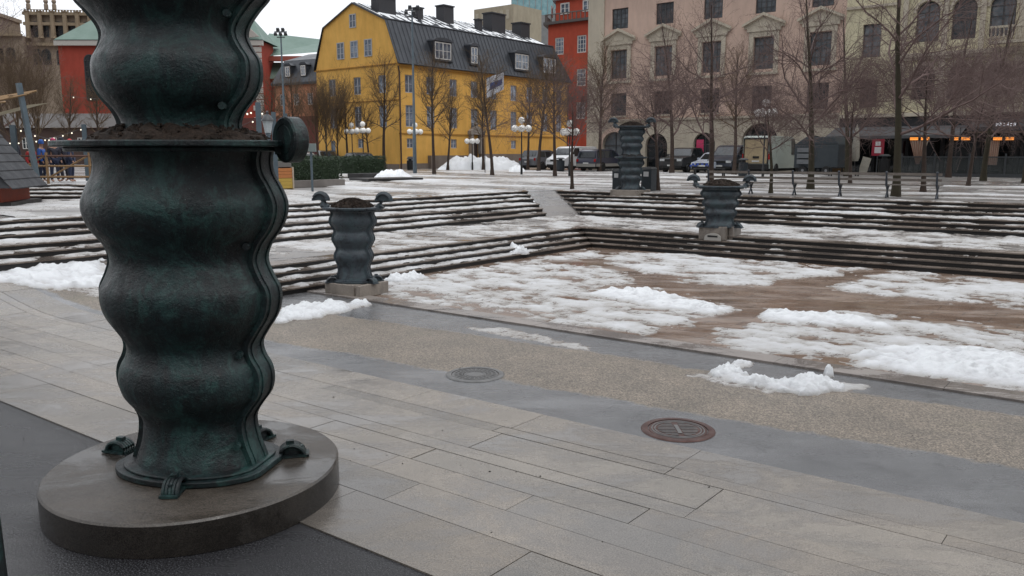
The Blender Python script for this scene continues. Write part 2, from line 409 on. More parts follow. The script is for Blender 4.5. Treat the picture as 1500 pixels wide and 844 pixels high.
# upper flights (three risers, landing, three risers)
offs=[0,.55,1.1,2.15,2.7,3.25]
def endL(u):  # diagonal end of the left flight
    return 24.1+(-17.9-u)*.95
b=MB()
for k,of in enumerate(offs):
    z=TERR+.12*(k+1); a=-17.95-of; nx=(offs[k+1] if k<5 else 3.7); bk=-17.95-nx-(.03 if k<5 else .4)
    tread(b,((a,-40),(a,endL(a))),((bk,-40),(bk,endL(bk))),z)
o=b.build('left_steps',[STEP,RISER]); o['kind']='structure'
b=MB()
def su(of): return -17.2-of*.98
for k,of in enumerate(offs):
    z=TERR+.12*(k+1); nx=(offs[k+1] if k<5 else 3.7)+(.03 if k<5 else .4)
    a0=(su(of),ru(su(of))+of); a1=(40,ru(40)+of); b0=(su(nx),ru(su(nx))+nx); b1=(40,ru(40)+nx)
    tread(b,(a0,a1),(b0,b1),z)
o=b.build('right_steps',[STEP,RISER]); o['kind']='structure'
# little ramp between the flights
b=MB(); e1=-17.9-3.75
rp_pts=[(-17.7,23.85,TERR+.0),(-17.0,25.4,TERR+.0),(su(3.7)-.05,ru(su(3.7))+3.72,PLAZA-.01),(e1,endL(e1)+.0,PLAZA-.01)]
N=10; rows_=[]
for i in range(N+1):
    t=i/N; L_=Vector(rp_pts[0]).lerp(Vector(rp_pts[3]),t); Rr=Vector(rp_pts[1]).lerp(Vector(rp_pts[2]),t); rows_.append((L_,Rr))
vs=[]; 
for L_,Rr in rows_: vs+= [W(*L_), W(*Rr)]
b.add(vs,[(2*i,2*i+1,2*i+3,2*i+2) for i in range(N)]); o=b.build('ramp',TT); o['kind']='structure'
# side walls of the ramp (stepped ends are closed by the step blocks)
# plaza
def plaza_mat():
    t=NT('slushy_plaza_paving'); v=t.coord(rot=ROTM)
    f=t.ramp(t.noise(v,.5,6,.7),[(.3,0),(.7,1)]); col=t.mix(f,(.15,.14,.132),(.21,.195,.185))
    col=t.mix(.5,col,t.ramp(t.noise(v,40,3,.7),[(.3,.6),(.7,1.2)]),'MULTIPLY')
    st=t.coord((.35,1.3,1),ROTM); sl=t.ramp(t.noise(st,.55,8,.72,.6),[(.43,0),(.60,1)])
    col=t.mix(t.math('MULTIPLY',sl,.42),col,(.44,.43,.425))
    wet=t.ramp(t.noise(st,.4,5,.6,.3),[(.4,0),(.62,1)])
    t.set(Base_Color=col,Roughness=t.mix(wet,.2,.55)); t.bump(t.noise(v,12,6,.8),.25,.03); return t.m
PL=plaza_mat(); e=-21.95
q0=(su(3.7),ru(su(3.7))+3.7)
b=MB(); b.add([W(*p,PLAZA-.004) for p in [(e,-60),(e1,-60),(e1,endL(e1)-.3),(e1,endL(e1)),q0,(40,ru(40)+3.9),(700,ru(40)+40),(700,900),(-900,900),(-900,-60)]],[tuple(range(10))])
o=b.build('ground',PL); o['kind']='structure'

WATER=NT('standing_water'); WATER.set(Base_Color=(.035,.035,.037),Roughness=.03); WATER=WATER.m
def puddle(px,py,rx,ry,seed):
    c=spot(px,py,.1 if px<300 else 0); u,v=UV(c); rr=random.Random(seed); n=40; pts=[]
    for i in range(n):
        t=2*pi*i/n; k=.72+.5*noise.noise(Vector((cos(t)*1.4,sin(t)*1.4,seed))); pts.append((u+rx*k*cos(t),v+ry*k*sin(t)))
    b=MB(); z=max(ramp_z(p[0]) for p in pts)+.0165; b.add([W(p[0],p[1],z if px>300 else ramp_z(p[0])+.0165) for p in pts],[tuple(range(n))]); o=b.build('puddle',WATER); o['kind']='structure'

# ------------------------------------------------------------------ snow
def fb(u,v,s,o=5): return noise.fractal(Vector((u*s,v*s,3.3)),.9,2.1,o)
def sdpoly(poly,x,y):
    ins=False; d=1e9; n=len(poly); j=n-1
    for i in range(n):
        xi,yi=poly[i]; xj,yj=poly[j]
        if (yi>y)!=(yj>y) and x<(xj-xi)*(y-yi)/(yj-yi)+xi: ins=not ins
        ex,ey=xj-xi,yj-yi; t=max(0,min(1,((x-xi)*ex+(y-yi)*ey)/(ex*ex+ey*ey+1e-12)))
        d2=(x-xi-t*ex)**2+(y-yi-t*ey)**2
        if d2<d: d=d2
        j=i
    d=sqrt(d); return d if ins else -d
def snow_sheet(name, fn, u0,u1,v0,v1, res, zf, label, skew=0, resv=None, tag_group=None):
    nu=int((u1-u0)/res)+1; resv=resv or res; nv=int((v1-v0)/resv)+1
    H=[[fn(u0+i*res,v0+j*resv) for j in range(nv)] for i in range(nu)]
    vs=[]; th=[]; fs=[]; ix={}
    def vid(i,j):
        k=(i,j)
        if k not in ix:
            u=u0+i*res; v=v0+j*resv; h=H[i][j]; ix[k]=len(vs); zz=zf(u,v) if callable(zf) else zf
            vs.append(W(u,v+skew*u,zz+(h if h>0 else max(h,-.02)-.004))); th.append(h)
        return ix[k]
    for i in range(nu-1):
        for j in range(nv-1):
            if max(H[i][j],H[i+1][j],H[i][j+1],H[i+1][j+1])>0:
                fs.append((vid(i,j),vid(i+1,j),vid(i+1,j+1),vid(i,j+1)))
    if not fs: return None
    me=bpy.data.meshes.new(name); me.from_pydata([tuple(p) for p in vs],[],fs); me.materials.append(SNOW)
    me.polygons.foreach_set('use_smooth',[True]*len(fs))
    a=me.attributes.new('thick','FLOAT','POINT'); a.data.foreach_set('value',[min(1,max(0,t*14)) for t in th])
    o=bpy.data.objects.new(name,me); COL.objects.link(o)
    if label: tag(o,label,'snow',tag_group,'stuff')
    return o
def pxs(l,z=0): return [uvp(x,y,z) for x,y in l]
P1=pxs([(565,412),(660,398),(790,378),(860,367),(905,371),(870,380),(820,385),(900,395),(930,413),(870,428),(905,430),(960,425),(1085,455),(1060,465),(975,480),(948,497),(800,472),(600,448),(567,440)])
P2=pxs([(880,368),(1000,372),(1260,392),(1230,401),(1120,417),(985,405),(900,392)])
P3=pxs([(1262,402),(1340,396),(1520,418),(1520,455),(1380,443),(1228,424)])
P4=pxs([(1130,453),(1300,460),(1520,488),(1560,585),(1450,572),(1300,548),(1000,501),(1065,480)])
P5=pxs([(960,405),(1060,405),(1130,412),(1080,418),(985,412)])
TH1=pxs([(880,424),(950,426),(1085,455),(1040,462),(930,445),(870,432)])
TH4=pxs([(1250,520),(1330,510),(1440,512),(1540,540),(1540,572),(1380,556),(1270,538)])
TH5=pxs([(1130,455),(1230,462),(1300,480),(1200,478),(1100,468)])
def basin_fn(u,v):
    if v<kv(u)+.12 and u>-13.4: return -.05
    if v>rb(u)-.03 or u<-13.42: return -.05
    s=max(sdpoly(P,u,v) for P in (P1,P2,P3,P4,P5))
    if s<-.35: return -.05
    n=fb(u*.6,v,1.7,6); n2=fb(u*.8+9,v,5.5,4)
    t=min(1,s/.30)*.36+n*.62+n2*.34-.06
    th=max(sdpoly(P,u,v) for P in (TH1,TH4,TH5)); k=max(0,min(1,th/.35+.3))
    t+=k*.75
    if t<=0: return -.02
    n3=fb(u,v+3,12,3)
    return .020*min(1,t*2.2)+.030*max(0,t-.25)+.007*n3+max(0,k)*(.012+.085*max(0,n2+.1)+.07*max(0,n)+.03*n3)
snow_sheet('snow_cover',basin_fn,-13.5,3.5,10.3,21.6,.05,0,'patchy melting snow lying over the brown paving of the sunken square')
# shovelled heaps on the gravel
def heap(name,poly,z,H,label,res=.03,edge=.22,rough=.9,zf=None,grp=None):
    us=[p[0] for p in poly]; vs=[p[1] for p in poly]
    def fn(u,v):
        s=sdpoly(poly,u,v)
        if s<-.3: return -.05
        n=fb(u,v,3.1,5); n2=fb(u+4,v,9,4)
        t=s/edge+n*rough*.55+n2*.25
        if t<=0: return -.02
        return H*(min(1,t)**.6)*(.35+.65*max(0,.45+n+.7*n2+.25*fb(u+2,v,20,3)))
    return snow_sheet(name,fn,min(us)-.3,max(us)+.3,min(vs)-.3,max(vs)+.3,res,zf if zf else z,label)
heap('snow_heap',pxs([(1030,548),(1065,540),(1090,548),(1130,560),(1165,562),(1185,552),(1215,556),(1240,574),(1180,580),(1110,570),(1060,560)]),0,.125,'lumpy white snow heap beside the right manhole on the gravel strip',.022,.16)
heap('snow_heap',pxs([(405,458),(440,446),(500,443),(548,446),(510,456),(470,466),(405,474)]),0,.10,'long snow heap on the wet asphalt in front of the small planter by the steps',.025,.2)
heap('thin_snow',pxs([(1005,550),(1035,545),(1080,556),(1245,578),(1270,565),(1225,560),(1130,576),(1060,565)]),0,.018,'thin melting snow film around the lumpy heap on the gravel',.03,.15,1.3)
heap('thin_snow',pxs([(680,478),(740,482),(800,492),(872,510),(860,514),(780,500),(700,486)]),0,.014,'thin streak of slush along the dark asphalt strip',.03,.15,1.4)
heap('snow_lump',pxs([(1206,549),(1213,548),(1220,550),(1221,553),(1207,553)]),0,.17,'small upright snow lump standing alone beside the kerb',.012,.05,.5)
heap('snow_lump',pxs([(1067,535),(1085,531),(1103,533),(1100,538),(1075,543)]),0,.07,'flat snow lump just behind the lumpy heap',.014,.06,.8)
heap('snow_bank',pxs([(-60,376),(170,376),(168,396),(110,402),(60,404),(0,402),(-60,410)],TERR),TERR,.11,'long ploughed snow bank at the foot of the left steps',.05,.4,zf=lambda u,v:ramp_z(u)+.0)
heap('snow_heap',pxs([(558,405),(572,398),(600,402),(630,408),(600,414),(566,414)]),0,.12,'small snow heap at the foot of the basin steps beside the small planter',.03,.2)
heap('snow_heap',pxs([(735,354),(748,350),(766,356),(772,362),(745,362)],.3),.12,.2,'snow heap on the basin steps near the corner',.04,.25)
heap('thin_snow',pxs([(100,415),(240,412),(300,425),(200,440),(90,430)],.1),0,.012,'slush film on the wet paving at the left',.05,.2,1.4,zf=lambda u,v:ramp_z(u)+.012)
# terrace snow
def terr_fn(u,v):
    if u<-17.97 and v<endL(-17.9)-.1: return -.05
    left=(u<-14.5)
    if not left and v<ve(u)+.08: return -.05
    if left and v<8.2: return -.05
    if v>ru(u)-.04 and u>-17.2: return -.05
    n=fb(u*.7,v,1.3,6); n2=fb(u,v+5,5,4)
    t=.16+n*.6+n2*.28
    if u<-12 and v<13.0: t-=.3*max(0,min(1,(13.0-v)/1.2))
    if t<=0: return -.02
    return .016*min(1,t*2.5)+.030*max(0,t-.15)
snow_sheet('snow_cover',terr_fn,-18.6,4,8,28.6,.07,TERR,'trampled grey snow covering the terrace between the two flights of steps')
# snow on treads of each flight
def tread_snow(name,label,items,z,dens):
    vs=[];fs=[];th=[]
    for (p0,p1,dv,zz,dn) in items:
        p0=Vector(p0);p1=Vector(p1); Ln=(p1-p0).length; n=int(Ln/.09); d=(p1-p0)/n; m=6; base=len(vs); Hh=[]
        for i in range(n+1):
            for j in range(m+1):
                q=p0+d*i+Vector(dv)*(j/m)
                nn=fb(q.x,q.y,1.1,5); n2=fb(q.x+7,q.y,4.5,4)
                t=dn+nn*.55+n2*.40+.34*(j/m)-.20-(.25 if j==0 else 0)+.5*fb(q.x+3,q.y,.23,3)
                h=-.03 if t<=0 else .008+.045*min(1,t)
                vs.append(W(q.x,q.y,zz+(h if j<m or h<0 else h))); th.append(h); Hh.append(h)
        for i in range(n):
            for j in range(m):
                a=i*(m+1)+j; qd=(a,a+1,a+m+2,a+m+1)
                if max(Hh[x] for x in qd)>0: fs.append(tuple(base+x for x in qd))
    me=bpy.data.meshes.new(name); me.from_pydata([tuple(p) for p in vs],[],fs); me.materials.append(SNOW); me.polygons.foreach_set('use_smooth',[True]*len(fs))
    a=me.attributes.new('thick','FLOAT','POINT'); a.data.foreach_set('value',[min(1,max(0,t*13)) for t in th])
    o=bpy.data.objects.new(name,me); COL.objects.link(o); tag(o,label,'snow',None,'stuff')
it=[]
for k,of in enumerate(offs):
    nx=(offs[k+1] if k<5 else 3.7); a=-17.95-of; it.append(((a-.02,-10),(a-.02,endL(a)),(-(nx-of)+.04,0),TERR+.12*(k+1),.12 if k<5 else .2))
tread_snow('snow_on_steps','snow lying on the treads of the left flight of steps',it,0,0)
it=[]
for k,of in enumerate(offs):
    nx=(offs[k+1] if k<5 else 3.7); it.append(((su(of),ru(su(of))+of+.02),(8,ru(8)+of+.02),(0,nx-of-.04),TERR+.12*(k+1),-.22 if k!=2 else .12))
tread_snow('snow_on_steps','thin snow on the treads of the long right flight of steps',it,0,0)
it=[]
for k in range(3):
    a=-13.45-.30*k; it.append(((a-.02,8.5),(a-.02,rb(a)+.28*k-.2),(-.27,0),.12*(k+1),.10-.02*k))
for k in range(3):
    a=-13.3; it.append(((a,rb(a)+.28*k+.02),(6,rb(6)+.28*k+.02),(0,.25),.12*(k+1),-.42))
tread_snow('snow_on_steps','snow lying on the treads of the low steps around the basin',it,0,0)
# ridges of snow on the plaza
def plaza_fn(u,v):
    if u>-21.9+.1 and v<ru(u)+4.15: return -.05
    if -22.2<u<-20 and v<28.9: return -.05
    n=fb(u*.35,v*1.1,.45,6); n2=fb(u,v+5,1.8,4)
    d=v-ru(u)-4
    bands=.0
    for c,wd in ((2.6,.5),(5.6,.7),(10,.9),(15,1.2)): bands=max(bands,exp(-((d-c-.4*fb(u,0,.3,2))/wd)**2))
    t=(-.46+n*.7+n2*.3+.62*bands) if u>-19 else (.06+n*.6+n2*.25)
    if t<=0: return -.02
    return .008+.06*min(1,t)
snow_sheet('snow_cover',plaza_fn,-52,14,8,62,.22,PLAZA,'ridges and sheets of trodden snow across the plaza behind the steps')
# ramp snow
def ramp_fn(s,t_):
    return 0
def far_heap(name,x0,x1,py,depth,H,label,seed=0,bumps=7):
    a=spot(x0,py,PLAZA); c=spot(x1,py,PLAZA); nu=60; nv=16; d=(c-a); ln=d.length; vs=[];fs=[];th=[]
    nrm=Vector((d.y,-d.x,0)).normalized()
    if nrm.y<0: nrm=-nrm
    for i in range(nu+1):
        for j in range(nv+1):
            s=i/nu; t=j/nv; q=a+d*s+nrm*(depth*t)
            e=min(1,4*s*1.2,4*(1-s)*1.2)*sin(pi*t)**.7
            h=H*e**.6*(.66+.34*noise.noise(Vector((s*bumps,t*2,seed)))+.16*noise.noise(Vector((s*bumps*3.1,t*6,seed+3)))+.06*noise.noise(Vector((s*bumps*9,t*16,seed+3))))
            vs.append((q.x,q.y,PLAZA+max(h,0)-.02)); th.append(1)
    fs=[(i*(nv+1)+j,(i+1)*(nv+1)+j,(i+1)*(nv+1)+j+1,i*(nv+1)+j+1) for i in range(nu) for j in range(nv)]
    me=bpy.data.meshes.new(name); me.from_pydata([tuple(p) for p in vs],[],fs); me.materials.append(SNOW); me.polygons.foreach_set('use_smooth',[True]*len(fs))
    at=me.attributes.new('thick','FLOAT','POINT'); at.data.foreach_set('value',[1.0]*len(vs))
    o=bpy.data.objects.new(name,me); COL.objects.link(o); tag(o,label,'snow')
far_heap('snow_pile',640,768,249,4,1.75,'big ploughed snow pile in front of the yellow building',1,9)
far_heap('snow_pile',545,598,262,3,.75,'low snow pile near the dark stone ledges by the hedge',5,4)
far_heap('snow_pile',1188,1212,252,1.5,.8,'small grey snow pile left of the low black table by the shop',8,3)
far_heap('snow_pile',745,770,252,2,.7,'small snow pile behind the rear of the grey hatchback',12,3)

# ------------------------------------------------------------------ bronze planters
PROF=[(.254,.536),(.32,.515),(.42,.478),(.53,.455),(.63,.457),(.73,.52),(.83,.595),(.943,.622),(1.05,.605),(1.14,.555),(1.235,.540),(1.34,.60),(1.46,.68),(1.57,.715),(1.68,.712),(1.79,.655),(1.908,.617),(2.03,.66),(2.15,.75),(2.26,.797),(2.36,.80),(2.47,.755),(2.56,.705),(2.647,.688),(2.72,.70),(2.765,.72)]
UPROF=[(2.86,.452),(2.945,.449),(3.03,.49),(3.13,.57),(3.22,.61),(3.309,.618),(3.40,.60),(3.48,.545),(3.567,.508),(3.65,.525),(3.75,.60),(3.85,.69),(3.97,.72),(4.09,.70),(4.2,.64),(4.3,.60),(4.42,.63),(4.54,.71),(4.66,.76),(4.78,.75),(4.9,.69),(5.0,.66),(5.1,.69),(5.18,.72)]
def section(a, k=1.0, fw=.15, n=20, flat=.80):
    # plan: bulging front and back faces and a flat flange at both ends
    bx=a*.96; by=a*flat; pts=[]
    t0=math.asin(min(.9,fw*k/by))
    def arc(sg):
        return [(bx*cos(t)*1.0, by*sin(t)*sg) for t in [t0+(pi-2*t0)*i/n for i in range(n+1)]]
    up=arc(1); dn=[(x,y) for x,y in reversed(arc(-1))]
    pts=[(a,-fw*k),(a,fw*k*.0),(a,fw*k)]+up+[(-a,fw*k),(-a,0),(-a,-fw*k)]+dn
    return pts
def smooth_prof(pr,m=4):
    out=[]
    for i in range(len(pr)-1):
        p0=pr[max(i-1,0)];p1=pr[i];p2=pr[i+1];p3=pr[min(i+2,len(pr)-1)]
        for j in range(m):
            t=j/m
            out.append(tuple(.5*((2*p1[q])+(-p0[q]+p2[q])*t+(2*p0[q]-5*p1[q]+4*p2[q]-p3[q])*t*t+(-p0[q]+3*p1[q]-3*p2[q]+p3[q])*t**3) for q in (0,1)))
    out.append(pr[-1]); return out
SOIL=pm('dark_soil',(.012,.009,.007),(.05,.033,.024),14,.85,None,1,25,grain=.7,spec=.2)
BIG=BRONZE
def planter(name,label,loc,rz,prof,sx,sz,z0,handles='crest',rim=True,soil=True,feet=True,group=None,hs=1.0,cat='planter'):
    BRONZE=BIG if handles=='wheel' or not rim or prof[-1][1]>.65 and prof[-1][0]>2 else BRONZE2
    root=empty(name,loc,rz); tag(root,label,cat,group)
    pr=smooth_prof([((z-z0)*sz,w*sx) for z,w in prof],4)
    b=MB(); b.rings([[(x,y,z) for x,y in section(w,sx,fw=.13)] for z,w in pr])
    b.build('body',BRONZE,root,smooth=True,angle=38)
    top=pr[-1][0]; tw=pr[-1][1]; bw=pr[0][1]
    # base plate: pointed-oval plate with flat ends
    b=MB()
    def lens(a,bh,cut,n=24): 
        l=[(a*cos(pi*i/n)*1.0, bh*sin(pi*i/n)**.8) for i in range(n+1)]
        l=[(max(-cut,min(cut,x)),y) for x,y in l]; return l+[(x,-y) for x,y in reversed(l)][1:-1]
    b.slab(lens(bw*1.22,bw*.98,bw*1.16),-.045*sx,.0); b.slab(lens(bw*1.10,bw*.90,bw*1.05),.0,.02*sx); b.build('base_plate',BRONZE,root,bevel=.008*sx)
    # wavy flange edge strips with grooves
    for sg in (1,-1):
        b=MB()
        for off in (-.075,.075):
            b.tube([(sg*(w+.004*sx),off*sx,z) for z,w in pr],.008*sx,5)
        b.build('seam_rib',BRONZE,root,smooth=True)
    if sx>=1 and tw>.65:
        for q in (9,38,68):
            if q<len(pr):
                b=MB(); zz,ww=pr[q]; b.tube([(ww*.9,-.15,zz),(ww*.9+.02,-.21,zz)],.028,8); b.build('bolt',BRONZE,root)
    if rim:
        b=MB(); th=.045*sx
        a=tw*1.30; bh=tw*1.02
        L_=lens(a,bh,a*.985,28); b.slab(L_,top,top+th)
        L2=lens(a*.9,bh*.9,a*.88,28); b.slab(L2,top-.035*sx,top-.001)
        b.build('rim',BRONZE,root,bevel=.01*sx)
    if soil:
        b=MB(); n=36; ringsq=[]; rr=random.Random(int(loc[0]*10))
        vs=[(0,0,top+.21*sx)]; fs=[]
        m=10
        for k in range(1,m+1):
            for i in range(n):
                t=2*pi*i/n; r=k/m; x=tw*1.02*r*cos(t); y=tw*.88*r*sin(t)
                vs.append((x,y,top+.03*sx+.18*sx*(1-r**2)+ (rr.uniform(-.022,.03)*sx if k<m else -.03*sx)))
        fs+=[(0,1+i,1+(i+1)%n) for i in range(n)]
        for k in range(m-1):
            for i in range(n): fs.append((1+k*n+i,1+(k+1)*n+i,1+(k+1)*n+(i+1)%n,1+k*n+(i+1)%n))
        b.add(vs,fs)
        for _ in range(420):
            t=rr.uniform(0,2*pi); r=sqrt(rr.random())*.95; s=rr.uniform(.008,.03)*sx
            x=tw*1.0*r*cos(t); y=tw*.86*r*sin(t); b.box((x,y,top+.045*sx+.18*sx*(1-r*r)),(s*1.6,s,s*.8),rr.uniform(0,3),top=.6)
        b.build('soil',SOIL,root,recalc=False)
    if feet:
        fs_=[(-.82,.10,.85),(.66,.30,.85),(.13,-.57,.85),(.2,.60,.85)] if handles=='wheel' else [(1.16*bw,-.5*bw,.9),(-1.16*bw,-.5*bw,.9),(1.16*bw,.5*bw,.9),(-1.16*bw,.5*bw,.9)]
        for ax,ay,s in fs_:
            b=MB(); d=atan2(ay,ax); s*=sx; zb=-.045
            b.T=Matrix.Translation((ax,ay,zb))@Matrix.Rotation(d,4,'Z')
            for k in range(-2,3):
                b.tube([(-.01+.125*cos(q)*s, k*.030*s, .115*s*sin(q)) for q in [radians(-5)+radians(185)*i/10 for i in range(11)]],.019*s,6)
            b.slab([(.10*s*cos(q),.055*s*sin(q)) for q in [2*pi*i/10 for i in range(10)]],.0,.10*s)
            b.box((-.02,0,.135*s),(.075*s,.05*s,.045*s)); b.box((.02,0,.012*s),(.26*s,.16*s,.022*s))
            b.build('claw_foot',BRONZE,root,smooth=True)
    if handles=='wheel':
        for sg,yy in ((1,-.12),):
            b=MB(); b.T=Matrix.Translation((sg*(tw*1.30+.03),yy,top+.05))@Matrix.Rotation(radians(236 if sg>0 else 56),4,'Z')@Matrix.Rotation(pi/2,4,'Y')
            b.lathe([(.125,-.06),(.152,-.06),(.165,-.048),(.165,.05),(.152,.062),(.11,.062),(.108,.056),(.10,.062),(.02,.063)],n=40)
            b.T=Matrix.Translation((sg*(tw*1.25),yy*.4,top-.01)); b.box((0,0,0),(.10,.2,.09))
            b.build('scroll_handle',BRONZE,root,smooth=True,angle=30)
    if handles=='crest':
        for sg in (1,-1):
            b=MB(); s=hs
            x0=sg*(tw*1.22); 
            b.tube([(x0-sg*.04,0,top+.02),(x0+sg*.05*s,0,top+.08*s),(x0+sg*.04*s,0,top+.15*s),(x0+sg*.06*s,0,top+.2*s)],[.075*s,.085*s,.055*s,.06*s],8)
            pts=[]
            for k in range(-2,3):
                rr_=(.165-.012*abs(k))*s
                b.tube([(x0+sg*(.10*s)+rr_*cos(q)*sg, k*.035*s, top+.18*s+rr_*.95*sin(q)) for q in [radians(-5)+radians(190)*i/12 for i in range(13)]],[.028*s]*13,6)
            b.prism([(x0+sg*.10*s+.14*s*cos(q)*sg, top+.18*s+.13*s*sin(q)) for q in [pi*i/12 for i in range(13)]],-.07*s,.07*s)
            b.build('crest_handle',BRONZE,root,smooth=True)
    return root
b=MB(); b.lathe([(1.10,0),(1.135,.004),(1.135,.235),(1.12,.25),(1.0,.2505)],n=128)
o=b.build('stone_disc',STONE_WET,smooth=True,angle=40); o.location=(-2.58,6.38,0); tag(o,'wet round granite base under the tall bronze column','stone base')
planter('bronze_planter','huge wavy bronze planter on the round granite base','x' and (-2.54,6.38,.30),radians(-3),PROF,1.0,1.0,.30 if False else .254,'wheel',cat='planter') if False else None
pb=planter('bronze_planter','huge rippled bronze planter standing on the round granite base',(-2.54,6.38,.30),radians(-11),[(z,w) for z,w in PROF],1.0,.995,.254,'wheel')
pt=planter('bronze_planter','huge rippled bronze planter stacked in soil of the lower one, cut by the photo top',(-2.54,6.38,2.84),radians(-11),[(z,w_*(1+.07*max(0,min(1,(z-3.0)/.5)))) for z,w_ in UPROF],1.0,1.0,2.80,None,True,True,False)
def small_prof(lo,hi,ws): 
    return None
SP=[(0,.60),(.05,.57),(.13,.52),(.20,.51),(.27,.56),(.35,.64),(.42,.62),(.49,.555),(.555,.62),(.63,.70),(.70,.67),(.76,.62),(.82,.68),(.89,.77),(.96,.76),(1.02,.70),(1.06,.71),(1.10,.76)]
# heights in units so that 1.1 -> total
def sp(w,h): return [(z/1.1*h/w, r*1.0) for z,r in SP]
o=planter('bronze_planter','small rippled bronze planter on a square stone block beside the foot of the basin steps',(0,0,0),0,[(z,r*.93) for z,r in [(q[0]/1.1*1.45,q[1]*.655) for q in SP]],1,1,0,'crest',hs=1.0)
v2=spot(521,432,.0)
def place(o,p,rz,sc=1): o.location=p; o.rotation_euler=(0,0,rz); o.scale=(sc,sc,sc)
place(o,(v2.x-.04,v2.y+.15,.285),radians(-8),.96); 
b=MB(); c=(v2.x,v2.y+.15)
b.T=Matrix.Translation((c[0],c[1],0))@Matrix.Rotation(radians(-32),4,'Z')
b.b2(-.46,.30,-.42,.42,0,.24); b.b2(.36,.46,-.42,.42,0,.24); b.b2(.29,.37,-.38,.42,0,.20)
o=b.build('stone_block',STONE,bevel=.008); tag(o,'pale split stone block under the small planter at the foot of the steps','stone block')
def sized(name,label,p,rz,w,h,**k):
    return planter(name,label,p,rz,[(q[0]/1.1*h,q[1]*w/.77) for q in SP],1,1,0,**k)
v3=spot(1058,346,TERR)
sized('bronze_planter','single rippled bronze planter with wide bowl on the terrace edge in front of the bench',(v3.x,v3.y+.35,TERR+.27),radians(-12),.55,1.07,hs=1.0)
b=MB(); b.T=Matrix.Translation((v3.x,v3.y+.35,TERR-.12))@Matrix.Rotation(radians(-35),4,'Z')
b.b2(-.45,.33,-.40,.45,0,.385); b.b2(.34,.47,-.2,.45,0,.385)
o=b.build('stone_block',STONE,bevel=.01); tag(o,'stone block with an arched drain under the planter on the terrace edge','stone block')
b=MB(); b.T=Matrix.Translation((v3.x,v3.y+.35,TERR-.12))@Matrix.Rotation(radians(-35),4,'Z')
b.prism([(-.26,-.0)]+[(-.0+.24*cos(q)-.02,.20*max(0,sin(q))**.6) for q in [pi-pi*i/10 for i in range(11)]]+[(.24,0)],-.46,-.401); 
ar=b.build('drain_arch',pm('pale_stone',(.4,.38,.35),rough=.6),o); b=MB(); b.T=Matrix.Translation((v3.x,v3.y+.35,TERR-.12))@Matrix.Rotation(radians(-35),4,'Z'); b.b2(-.16,.13,-.466,-.4605,.09,.14); b.build('slot',pm('slot_black',(.01,.01,.01)),ar)
v4=spot(926,283,PLAZA)
sized('bronze_planter','lower rippled bronze planter of the distant stacked pair between two bins',(v4.x,v4.y+.5,PLAZA+.16),radians(-8),.52,1.22,handles=None)
sized('bronze_planter','upper rippled bronze planter of the distant stacked pair between two bins',(v4.x,v4.y+.5,PLAZA+.16+1.30),radians(-8),.52,1.12,handles='crest',hs=1.1,feet=False)
b=MB(); b.box((v4.x,v4.y+.5,PLAZA-.05),(1.25,1.1,.34),radians(-35)); o=b.build('stone_block',STONE,bevel=.01); tag(o,'stone block under the distant stacked pair of planters','stone block')

# ------------------------------------------------------------------ manholes
IRON=pm('rusty_iron',(.045,.018,.014),(.10,.045,.035),8,.35,.6,.3,60,metal=.5,grain=.4)
GREYI=pm('grey_iron',(.10,.10,.10),(.17,.165,.16),8,.35,.6,.3,60,metal=.3,grain=.4)
def manhole(p,label,m1,m2,style):
    root=empty('manhole_cover',p); tag(root,label,'manhole cover')
    b=MB(); n=64
    b.lathe([(.30,.002),(.30,.012),(.355,.012),(.37,.003)],n=n,cap=False); b.build('frame_ring',m1,root,smooth=True,angle=30)
    b=MB(); b.lathe([(.29,.0),(.29,.008)],n=n); 
    b.mi=1
    for r in (.265,.235) if style else (.27,.22,.17,.12):
        b.lathe([(r-.012,.0082),(r-.010,.013),(r,.013),(r+.002,.0082)],n=n,cap=False)
    if style:
        for k in range(-4,5):
            hw=sqrt(max(.01,.2**2-(k*.045)**2))
            for sg in (-1,1):
                b.b2(min(sg*.03,sg*hw),max(sg*.03,sg*hw),k*.045-.009,k*.045+.009,.0082,.013)
        b.b2(-.02,.02,-.13,.13,.0082,.0135)
    else:
        for i in range(24):
            t=2*pi*i/24; b.box((.2*cos(t),.2*sin(t),.0105),(.12,.012,.006),t)
    b.build('lid',[m1,m2],root)
manhole(spot(993,630)+Vector((0,0,.0)),'rusty brown iron manhole cover in the asphalt beside the granite flags',IRON,GREYI,1)
manhole(spot(696,549),'grey ringed iron manhole cover nearer the small planter',GREYI,GREYI,0)

# ================================================================== street furniture and buildings
def flat(name,c,rough=.5,metal=0,spec=.5): return pm(name,c,tuple(x*.82 for x in c),6,rough,None,0,30,metal,spec=spec)
BLACK=flat('black_paint',(.012,.013,.014),.4)
DGREY=flat('dark_grey_paint',(.05,.055,.06),.45)
STEEL=pm('weathered_blue_steel',(.13,.17,.20),(.09,.12,.14),3,.5,.35,.1,metal=.3)
WOODG=pm('grey_weathered_wood',(.22,.19,.165),(.13,.11,.095),8,.6,.4,.3,30,grain=.3)
GLOBE=NT('white_lamp_globe'); GLOBE.set(Base_Color=(.92,.91,.87),Roughness=.2); GLOBE=GLOBE.m
def glass_mat(name,c1,c2,rough=.08):
    t=NT(name); oi=t.new('ShaderNodeObjectInfo'); v=t.coord()
    f=t.ramp(t.noise(v,1.1,3),[(.35,0),(.65,1)]); col=t.mix(f,c1,c2)
    col=t.mix(1,col,t.ramp(oi.outputs['Random'],[(0,.55),(1,1.6)]),'MULTIPLY')
    t.set(Base_Color=col,Roughness=rough); t.b.inputs['Specular IOR Level'].default_value=.7; return t.m
PANE=glass_mat('window_glass',(.055,.065,.075),(.15,.165,.18))
PANEB=glass_mat('window_glass_blue',(.07,.10,.15),(.24,.28,.34))
